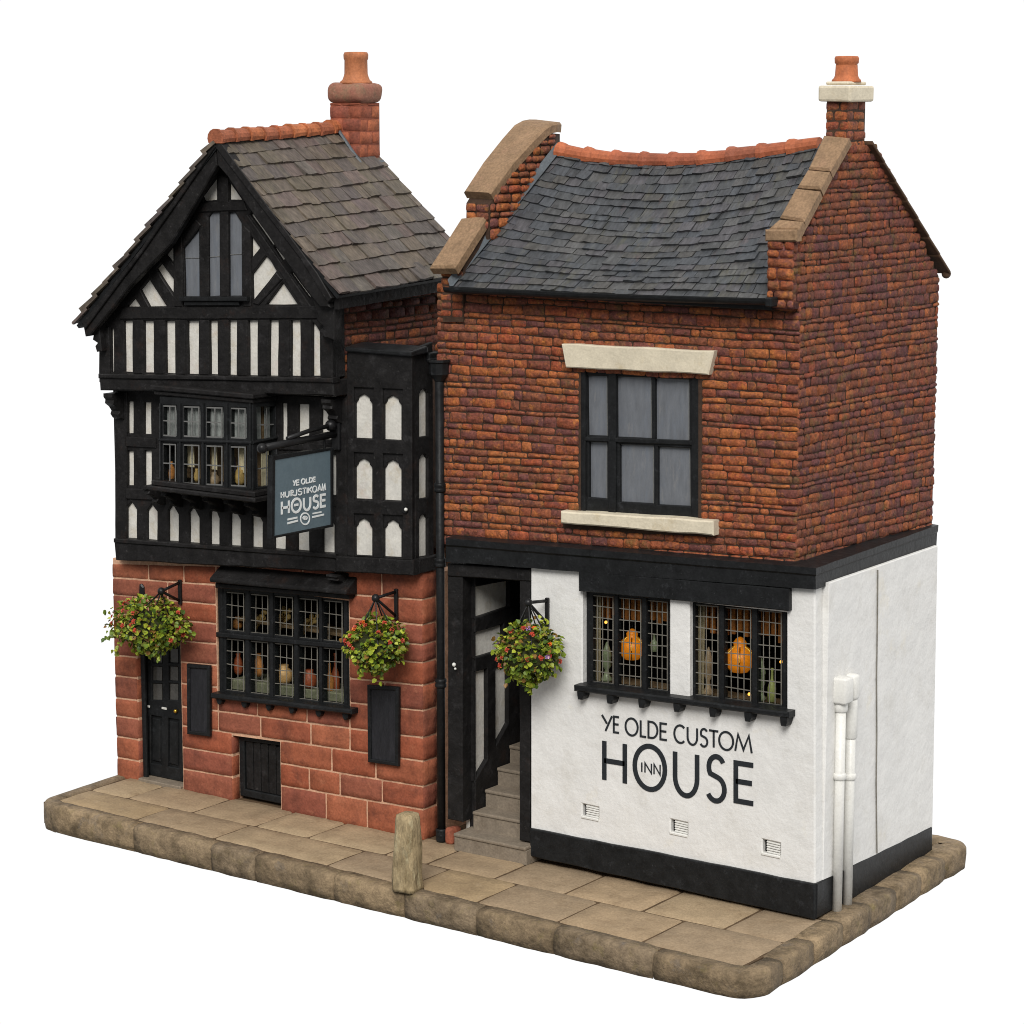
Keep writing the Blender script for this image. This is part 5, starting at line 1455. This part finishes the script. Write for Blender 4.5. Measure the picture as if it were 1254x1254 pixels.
def whitepipe(px, top_px, bot_px, label, big):
    off = .045 if big else .04
    b = UP(px, bot_px, pS+nS*off, nS); t = UP(px, top_px, pS+nS*off, nS)
    o = thing('white_drainpipe', label, 'drainpipe', (b.x, b.y, 0), 'white pipes on the flank')
    c = V((b.x, b.y, 0)); zt = t.z
    mb = MB(); tube(mb, [V((c.x, c.y, 0.0)), V((c.x, c.y, zt))], .04, 14); mb.build('pipe', whitepaint, o, smooth=True)
    mb = MB(); zm = UP(px, 952, pS+nS*off, nS).z
    lathe(mb, [(.042, zm-.03), (.052, zm-.02), (.052, zm+.015), (.042, zm+.025)], c, 14); mb.build('collar', whitepaint, o, smooth=True); mb = MB()
    if big: lathe(mb, [(.042, zt-.08), (.052, zt-.07), (.052, zt-.02), (.045, zt)], c, 14)
    else: lathe(mb, [(.042, zt-.32), (.05, zt-.31), (.05, zt-.02), (.042, zt)], c, 14)
    mb.build('collar', whitepaint, o, smooth=True)
    mb = MB()
    if big: box(mb, c.x-.055, c.x+.075, c.y-.07, c.y+.07, zt-.005, zt+.20, .018, 2, .006)
    else: box(mb, c.x-.05, c.x+.055, c.y-.05, c.y+.05, zt-.005, zt+.2, .03, 3, .004)
    mb.build('rainwater_box' if big else 'pipe_head', whitepaint, o, smooth=True)
whitepipe(1024.8, 862, 1109, 'thicker white drainpipe with square box on top, nearer the corner', True)
whitepipe(1037.5, 858, 1100, 'plain white drainpipe behind the one with the square box', False)

# =================================================================== NOTICE BOARDS, BULKHEAD, BOLLARD
def notice(px, label, y=-.055):
    q = FP(px, y)
    o = thing('notice_board', label, 'notice board', (q[3]+q[2])/2, 'black notice boards on the sandstone wall')
    c = sum(q, V((0, 0, 0)))/4
    inn = [p+(c-p)*0 for p in q]
    w = .035
    inn = [V((p.x+(w if i in (0, 3) else -w), p.y, p.z+(-w if i < 2 else w))) for i, p in enumerate(q)]
    mb = MB(); plate(mb, q, [inn], FN, .035, .008, .001); mb.build('frame', blackh, o)
    mb = MB(); prism(mb, [p+V((0, .018, 0)) for p in inn], FN, .012, 0); mb.build('board', board, o)
notice([(228, 813), (256, 815.5), (256, 902.5), (228.5, 899)], 'narrow black notice board between the door and leaded window')
notice([(449, 839), (487.5, 841.5), (487, 939), (450, 933.5)], 'taller black notice board below the right basket')
t = U(172.5, 721.5, 1, -.02)
mb = MB(); prism(mb, [t+V((-.035, 0, -.05)), t+V((.035, 0, -.06)), t+V((.03, 0, .02)), t+V((.0, 0, .05)), t+V((-.028, 0, .04))], FN, .05, .012)
tag(mb.build('alarm_box', iron), 'small black wall box high on the sandstone left of the bracket', 'wall box')
bc = V((-2.985, -1.2, 0))
mb = MB()
prof = [(.128, -.0), (.124, .03), (.12, .12), (.112, .4), (.104, .6), (.1, .66), (.088, .70), (.06, .712)]
rings = []
for r, z in prof:
    rg = []
    for j in range(24):
        q = 2*math.pi*(j+.5)/24; ca, sa = math.cos(q), math.sin(q)
        m = 1/max(abs(ca), abs(sa)); m = min(m, 1.33)
        r_ = r*.8; p = V((ca*r_*m, sa*r_*m, z*.9)); nz = noise.noise(V((p.x*9, p.y*9, z*5)))
        p += V((ca, sa, 0))*nz*.02
        p = V((p.x*math.cos(.1)-p.y*math.sin(.1), p.x*math.sin(.1)+p.y*math.cos(.1), p.z))
        rg.append(mb.v(bc+p))
    rings.append(rg)
for A, B in zip(rings, rings[1:]):
    for j in range(24): mb.f([A[j], A[(j+1) % 24], B[(j+1) % 24], B[j]])
mb.f(rings[-1]); mb.f(rings[0][::-1])
bo = mb.build('bollard', bollm, smooth=True); tag(bo, 'squat weathered stone bollard at the kerb edge', 'bollard')

# =================================================================== HANGING SIGN
xs_ = -4.531
sq = XP([(333.5, 558), (409, 548), (409, 645), (332.5, 660)], xs_)
SG = thing('hanging_sign', 'slate-blue pub sign hanging from a black pole on the timber front', 'sign', (xs_, -.15, sq[0].z))
inn = XP([(337.5, 563.5), (405.3, 551.5), (405.6, 642.5), (336.6, 656.2)], xs_)
mb = MB(); plate(mb, sq, [inn], SN, .05, .005, 0); mb.build('frame', blackh, SG)
mb = MB(); prism(mb, [p+V((-.008, 0, 0)) for p in inn], SN, .034, 0); sb = mb.build('board', signm, SG)
cs = lambda x, y: (320+x/10.03, 540+y/10.03)
xt = xs_-.008
mb = MB()
def signrow(tl, tr, br, bl, items, x0, x1, w):
    letters(mb, XP([cs(*p) for p in (tl, tr, br, bl)], xt), [(c, (a-x0)/(x1-x0), (b-x0)/(x1-x0)) for c, a, b in items], w, SN, .004)
signrow((385, 490), (662, 443), (662, 495), (385, 552), [('Y', 388, 420), ('E', 430, 462), ('O', 490, 535), ('L', 550, 580), ('D', 590, 625), ('E', 636, 662)], 385, 662, .0105)
signrow((240, 632), (790, 533), (790, 602), (240, 700), [('H', 243, 275), ('U', 292, 338), ('R', 362, 388), ('J', 394, 434), ('S', 448, 494), ('T', 505, 545), ('I', 552, 566), ('K', 574, 618), ('O', 626, 676), ('A', 690, 734), ('M', 742, 788)], 240, 790, .0105)
signrow((240, 748), (790, 655), (790, 797), (240, 905), [('H', 250, 335), ('O', 370, 482), ('U', 518, 598), ('S', 632, 700), ('E', 728, 788)], 240, 790, .0215)
signrow((400, 765), (455, 757), (455, 805), (400, 813), [('-', 402, 453)], 400, 455, .02)
def sln(a, b, w): ribbon(mb, XP([cs(*a), cs(*b)], xt), w, SN, .004)
sln((322, 965), (440, 940), .015); sln((320, 1012), (448, 978), .016); sln((630, 892), (736, 872), .012); sln((625, 936), (768, 903), .015)
e = [cs(536+55*math.cos(a), 955+70*math.sin(a)) for a in [2*math.pi*i/28 for i in range(29)]]
ribbon(mb, XP(e, xt), .012, SN, .004, True)
e = [cs(536+26*math.cos(a), 945+20*math.sin(a)) for a in [2*math.pi*i/20 for i in range(21)]]
ribbon(mb, XP(e, xt), .009, SN, .004, True)
e = [cs(536+7*math.cos(a), 945+7*math.sin(a)) for a in [2*math.pi*i/12 for i in range(13)]]
ribbon(mb, XP(e, xt), .014, SN, .004, True)
mb.build('sign_lettering', signw, SG)
mb = MB(); pa, pb = U(321, 549, 0, xs_-.02), U(424, 529, 0, xs_-.02); pb = V((pb.x, -.12, pb.z))
pm = pa.lerp(pb, .45)
tube(mb, [pa, pm+V((0, 0, .0)), pb], .032, 12); ball(mb, pa, .045, 12)
pole = mb.build('pole', iron, SG, smooth=True)
mb = MB(); s0 = U(352, 537, 0, xs_-.02); s1 = U(405, 521, 0, xs_-.02)
tube(mb, [s0, s0.lerp(s1, .5)+V((0, 0, .01)), s1], .02, 8); ball(mb, s1, .05, 10)
tube(mb, [s1, V((s1.x, -.12, s1.z+.04))], .022, 8); mb.build('brace', iron, SG, smooth=True)
mb = MB(); box(mb, pb.x-.04, pb.x+.05, -.155, -.118, pb.z-.14, pb.z+.14, .012, 2); mb.build('wall_plate', iron, SG)
mb = MB()
for u in (.12, .88):
    p = sq[0].lerp(sq[1], u)+V((-.025, 0, -.005)); t_ = (p.y-pa.y)/(pb.y-pa.y); q = pa.lerp(pb, t_)
    tube(mb, [p, V((p.x, p.y, q.z))], .01, 6)
mb.build('hanger', iron, SG)

# =================================================================== BASKETS
def leaf(mb, c, d, up, L, w):
    d = d.normalized(); s = d.cross(up)
    if s.length < .05: s = d.cross(V((1, .3, .2)))
    s.normalize(); n = s.cross(d)
    P = [c, c+d*(.3*L)+s*(w*.42)+n*.006, c+d*(.68*L)+s*(w*.46)+n*.004, c+d*L-n*.012, c+d*(.68*L)-s*(w*.46)+n*.004, c+d*(.3*L)-s*(w*.42)+n*.006, c+d*(.5*L)-n*.006]
    v = [mb.v(p) for p in P]
    for a, b in ((0, 1), (1, 2), (2, 3), (3, 4), (4, 5), (5, 0)): mb.f([v[6], v[a], v[b]])
def flower(c, d, r, mat, parent):
    mb = MB(); d = d.normalized(); e1 = d.orthogonal().normalized(); e2 = d.cross(e1)
    for k in range(5):
        a = 2*math.pi*k/5+random.random(); q = e1*math.cos(a)+e2*math.sin(a)
        leaf(mb, c, q+d*.5, d, r, r*1.1)
    for k in range(3):
        a = 2*math.pi*k/3; q = e1*math.cos(a)+e2*math.sin(a)
        leaf(mb, c+d*.004, q*.5+d, d, r*.8, r*.8)
    return mb.build('flower', mat, parent)
def basket(label, plate_px, ball_px, cen_px, rx, rz, seed, nleaf, wall_y, trail=(), sag=0.0):
    rx *= .93; rz *= .95
    random.seed(seed)
    bp = U(*ball_px, 1, wall_y-.28)
    top = U(plate_px[0], plate_px[1], 1, wall_y-.02); bot = U(plate_px[0], plate_px[2], 1, wall_y-.02)
    B = thing('basket_bracket', 'black iron bracket '+label[1], 'bracket', (top.x, wall_y, bot.z), 'iron basket brackets')
    arm_end = V((top.x, bp.y, bp.z))
    mb = MB(); box(mb, top.x-.016, top.x+.016, wall_y-.034, wall_y-.004, bot.z, top.z, .005); mb.build('wall_bar', iron, B)
    mb = MB(); tube(mb, [V((top.x, wall_y-.02, top.z-.025)), bp], .014, 8); ball(mb, bp, .036, 12); mb.build('arm', iron, B, smooth=True)
    mb = MB(); tube(mb, [V((top.x, wall_y-.02, bot.z+.03)), bp], .013, 8); mb.build('stay', iron, B, smooth=True)
    c = U(*cen_px, 1, bp.y)
    K = thing('hanging_basket', label[0], 'hanging basket', (c.x, c.y, c.z-rz), 'hanging flower baskets')
    r0 = min(rx, .24)
    mb = MB(); lathe(mb, [(.03, c.z-.62*rz), (.6*r0, c.z-.5*rz), (.85*r0, c.z-.2*rz), (r0*.85, c.z+.1*rz), (r0*.7, c.z+.35*rz), (.3*r0, c.z+.5*rz)], (c.x, c.y, 0), 16); mb.build('basket', mk('moss_liner', S(52, 56, 26), namt=.4, nscale=30, rough=.9, bump=.6) if 'moss_liner' not in MATS else MATS['moss_liner'], K)
    mb = MB()
    for k in range(5):
        a = 2*math.pi*(k+.3)/5; tube(mb, [bp, V((c.x+r0*.85*math.cos(a), c.y+r0*.8*math.sin(a), c.z+.2*rz))], .006, 6)
    mb.build('chain', iron, K)
    mb = MB(); FL = []
    mob = []
    for i in range(nleaf):
        z = random.uniform(-1, 1); a = random.uniform(0, 2*math.pi); q = math.sqrt(1-z*z)
        d = V((q*math.cos(a), q*math.sin(a), z)); rr = random.uniform(.3, 1.0)**.45
        lump = 1+.22*noise.noise(d*2.3+V((seed, 0, 0)))
        p = V((d.x*rx*rr*lump, d.y*min(rx, .27)*rr*lump, d.z*rz*rr*lump))
        if p.z < 0: p.x *= 1-.35*(-p.z/rz); p.y *= 1-.3*(-p.z/rz)
        if c.y+p.y > wall_y-.02: p.y = wall_y-.02-c.y
        w = random.uniform(.027, .048)
        dd = (d+V((random.uniform(-.6, .6), random.uniform(-.6, .6), random.uniform(-.7, .4))))
        leaf(mb, c+p, dd, d+V((0, 0, .4)), w*1.05, w*1.1)
    for (dx, dz, n_) in trail:
        st = c+V((dx*rx*.7, -.05, dz*rz*.6))
        for j in range(n_):
            p = st+V((dx*rx*.55*j/n_, random.uniform(-.03, .03), dz*rz*.6*j/n_-.06*(j/n_)**2))
            w = random.uniform(.035, .055)
            leaf(mb, p, V((random.uniform(-1, 1), random.uniform(-1, 0), random.uniform(-1, .3))), V((0, -1, .5)), w*1.1, w)
    mb.build('foliage', leafm, K)
    for i in range(17):
        z = random.uniform(-.3, .9); a = random.uniform(math.pi*1.0, 2.15*math.pi); q = math.sqrt(1-z*z)
        d = V((q*math.cos(a), q*math.sin(a), z))
        p = V((d.x*rx*.98, d.y*min(rx, .27)*1.02, d.z*rz*.98))
        m_ = flowp if (seed == 43 and i % 6 == 4) else (floww if i % 6 == 5 else flowm)
        if c.y+p.y < wall_y-.03: flower(c+p, d+V((0, -.4, .2)), random.uniform(.018, .027), m_, K)
basket(('wide hanging basket of red flowers trailing left above the panelled door', 'on the sandstone above the panelled door'), (220, 710, 740), (197.5, 724), (184, 767), .465, .275, 41, 1250, 0, [(-.95, -.35, 16), (-.8, -.8, 10), (.9, .2, 6), (.3, -.8, 8), (-1, .5, 7)])
basket(('round hanging basket of red flowers right of the large leaded window', 'on the sandstone above the taller notice board'), (485, 721, 759), (460, 732.5), (461, 790), .29, .26, 42, 1000, 0, [(.2, -.9, 10), (-.5, -.85, 8), (-1, .3, 6)])
basket(('hanging basket of red and pink flowers on the white wall', 'on the white wall beside the passage'), (670, 732, 768), (647, 738), (648, 800), .30, .28, 43, 1000, 0, [(.1, -.9, 10), (-.9, .1, 8), (.8, .4, 6), (-.5, -.7, 8)])

# =================================================================== THINGS INSIDE THE WINDOWS
def lamp(px, py, label, y=.3, s=1.0):
    c = U(px, py, 1, y)
    o = thing('amber_lamp', label, 'lamp', c, 'amber lamps in the side windows')
    mb = MB(); prof = [(.02, -.14), (.07, -.13), (.115, -.085), (.13, -.025), (.115, .03), (.07, .065), (.05, .08), (.055, .11), (.035, .14), (.012, .155)]
    lathe(mb, [(r*s, c.z+z*s) for r, z in prof], (c.x, c.y, 0), 14); mb.build('glass_globe', amber, o, smooth=True)
    mb = MB()
    for k in range(6):
        a = math.pi*k/3; tube(mb, [V((c.x+r*s*1.02*math.cos(a), c.y+r*s*1.02*math.sin(a), c.z+z*s)) for r, z in prof[1:7]], .006, 6)
    mb.build('lamp_rib', MATS['brass'], o)
    mb = MB(); tube(mb, [c+V((0, 0, .17*s)), V((c.x, c.y, 2.4))], .005, 6); mb.build('cord', iron, o)
lamp(774, 790, 'round amber lamp hanging in the left window of the white wall', s=.88)
lamp(906, 803, 'round amber lamp hanging in the right window of the white wall', s=.98)
olive = mk('olive_bottle_glass', S(128, 134, 104), namt=.2, nscale=14, rough=.3, bump=.1)
stoneware = mk('stoneware', S(146, 122, 96), namt=.2, nscale=14, rough=.5, bump=.1)
def bottle(px, pyb, pyt, label, mat, y=.2, w=.045, kind=0):
    b = U(px, pyb, 1, y); t = U(px, pyt, 1, y); h = t.z-b.z
    mb = MB()
    if kind == 0: pr = [(.6, 0), (1, .04), (1, .42), (.75, .55), (.32, .68), (.28, .92), (.36, .94), (.3, 1)]
    elif kind == 1: pr = [(.9, 0), (1, .06), (.5, .16), (.35, .3), (.8, .4), (.75, .62), (.9, .66), (.5, .85), (.1, 1)]
    else: pr = [(.55, 0), (.95, .18), (1, .45), (.8, .7), (.45, .85), (.5, 1), (.4, 1)]
    lathe(mb, [(w*r, z*h) for r, z in pr], b, 12)
    return tag(mb.build('bottle' if kind == 0 else ('candlestick' if kind == 1 else 'jug'), mat, smooth=True), label, 'bottle' if kind == 0 else ('candlestick' if kind == 1 else 'jug'))
bottle(743, 834, 786, 'tall green candlestick left of the amber lamp in the left window', olive, .2, .05, 1)
bottle(801, 798, 776, 'short green bottle right of the amber lamp in the left window', olive, .22, .035, 0)
bottle(867, 851, 792, 'pale stoneware candlestick left of the amber lamp in the right window', stoneware, .2, .045, 1)
bottle(932, 858, 806, 'taller green candlestick right of the amber lamp in the right window', olive, .2, .04, 1)
bottle(945, 860, 818, 'shorter yellow-green bottle at the right edge of the right window', mk('lime_glass', S(150, 152, 92), namt=.2, rough=.3, bump=.1), .2, .035, 0)
for px, py, lab in ((742, 762, 'tiny lit bulb above the green candlestick in the left window'), (917.5, 850, 'tiny lit bulb under the amber lamp in the right window'), (956.5, 810.5, 'tiny lit bulb at the far right of the right window')):
    mb = MB(); ball(mb, U(px, py, 1, .26), .013, 8); tag(mb.build('light_bulb', flame, smooth=True), lab, 'bulb', 'tiny bulbs in the side windows')
warm = mk('warm_clay', S(190, 124, 66), namt=.3, nscale=14, rough=.5, bump=.2)
red = mk('red_clay', S(150, 74, 44), namt=.3, nscale=14, rough=.5, bump=.2)
dry = mk('dried_stalks', S(172, 140, 84), namt=.4, nscale=20, rough=.7, bump=.3)
bottle(348, 836, 814, 'fat pale jug standing in the middle light of the large leaded window', mk('pale_clay', S(206, 160, 104), namt=.3, nscale=14, rough=.5, bump=.2), .2, .085, 2)
bottle(379, 842, 820, 'squat red jug right of the fat pale jug', red, .2, .075, 2)
bottle(317, 828, 800, 'small orange jug left of the fat pale jug', warm, .22, .045, 2)
bottle(292, 826, 800, 'small red-brown jug in the leftmost light of the large leaded window', red, .25, .045, 2)
bottle(404, 848, 812, 'brown bottle in the rightmost light of the large leaded window', warm, .22, .04, 0)
bottle(411, 850, 800, 'dull red bottle behind the brown bottle in the rightmost light', red, .28, .04, 0)
def stalks(px, pyb, pyt, lab, lean):
    mb = MB(); b = U(px, pyb, 1, .3); t = U(px+lean, pyt, 1, .3)
    for i in range(7):
        q = t+V((random.uniform(-.06, .06), random.uniform(-.05, .05), random.uniform(-.05, .03)))
        tube(mb, [b, b.lerp(q, .6)+V((0, 0, .015)), q], .006, 5, True, .012); ball(mb, q, .022, 6)
    tag(mb.build('dried_flowers', dry, smooth=True), lab, 'dried flowers', 'dried flowers in the large leaded window')
random.seed(77)
stalks(313, 772, 752, 'dried flowers leaning right in the second upper light from the left', 8)
stalks(342, 774, 750, 'dried flowers in the middle upper light of the leaded window', 8)
stalks(371, 778, 756, 'dried flowers in the fourth upper light of the leaded window', 9)
bottle(291, 770, 755, 'small jug on the shelf in the first upper light', warm, .33, .05, 2)
bottle(402, 784, 764, 'pale vase on the shelf in the last upper light', stoneware, .33, .045, 2)
# oriel ornaments
zo = zb+.0
for px, pyb, pyt, lab, m_, w, kd in ((209, 589, 565, 'small terracotta jug in the first lower light of the oriel window', warm, .045, 2), (241, 590, 574, 'little yellow vase in the second light of the oriel window', dry, .025, 2),
        (262, 595, 578, 'brown pot in the third light of the oriel window', stoneware, .055, 2), (294, 594, 570, 'ochre jug in the fourth light of the oriel window', dry, .05, 2), (288, 592, 560, 'dark purple bottle beside the ochre jug', mk('purple_glass', S(58, 50, 66), namt=.2, rough=.3, bump=0), .028, 0)):
    bottle(px, pyb, pyt, lab, m_, YO+.12, w, kd)

# =================================================================== LIGHT
w = bpy.data.worlds.new('World'); scene.world = w; w.use_nodes = True
nt = w.node_tree; N = nt.nodes; L = nt.links
bg = N['Background']
tc = N.new('ShaderNodeTexCoord'); sx = N.new('ShaderNodeSeparateXYZ'); L.new(tc.outputs['Generated'], sx.inputs[0])
def g_(v): return (v, v, v, 1)
def ramp(src, pts, lo=-1, hi=1):
    mr = N.new('ShaderNodeMapRange'); mr.inputs['From Min'].default_value = lo; mr.inputs['From Max'].default_value = hi
    L.new(src, mr.inputs['Value'])
    rp = N.new('ShaderNodeValToRGB'); els = rp.color_ramp.elements
    els[0].position = pts[0][0]; els[0].color = g_(pts[0][1]); els[1].position = pts[-1][0]; els[1].color = g_(pts[-1][1])
    for p, v in pts[1:-1]: e = els.new(p); e.color = g_(v)
    L.new(mr.outputs[0], rp.inputs['Fac']); return rp.outputs['Color']
back = ramp(sx.outputs['Z'], [(0, .15), (.16, .2), (.26, 1.03), (.60, 1.03), (.75, .9), (1, .9)])     # white studio backdrop
front = ramp(sx.outputs['Z'], [(0, .12), (.35, .2), (.5, .30), (.7, .5), (1, .9)])                     # dim studio in front of the model
side = ramp(sx.outputs['Y'], [(0, 0), (.38, 0), (.60, 1), (1, 1)])
mx = N.new('ShaderNodeMix'); mx.data_type = 'RGBA'
L.new(side, mx.inputs['Factor']); L.new(front, mx.inputs['A']); L.new(back, mx.inputs['B'])
L.new(mx.outputs['Result'], bg.inputs['Color']); bg.inputs['Strength'].default_value = 1.0
sun = bpy.data.lights.new('sun', 'SUN'); sun.energy = 3.15; sun.angle = math.radians(28); sun.color = (1, .975, .94)
so_ = bpy.data.objects.new('sun', sun); COL.objects.link(so_)
d = V((-.42, .75, -.72))   # light travels this way
so_.rotation_euler = d.to_track_quat('-Z', 'Y').to_euler()
so_.location = (3, -8, 12)

vs = scene.view_settings
vs.view_transform = 'Standard'; vs.look = 'None'; vs.exposure = 0; vs.gamma = 1; vs.use_curve_mapping = False
scene.cycles.max_bounces = 6
scene.cycles.filter_width = 1.0
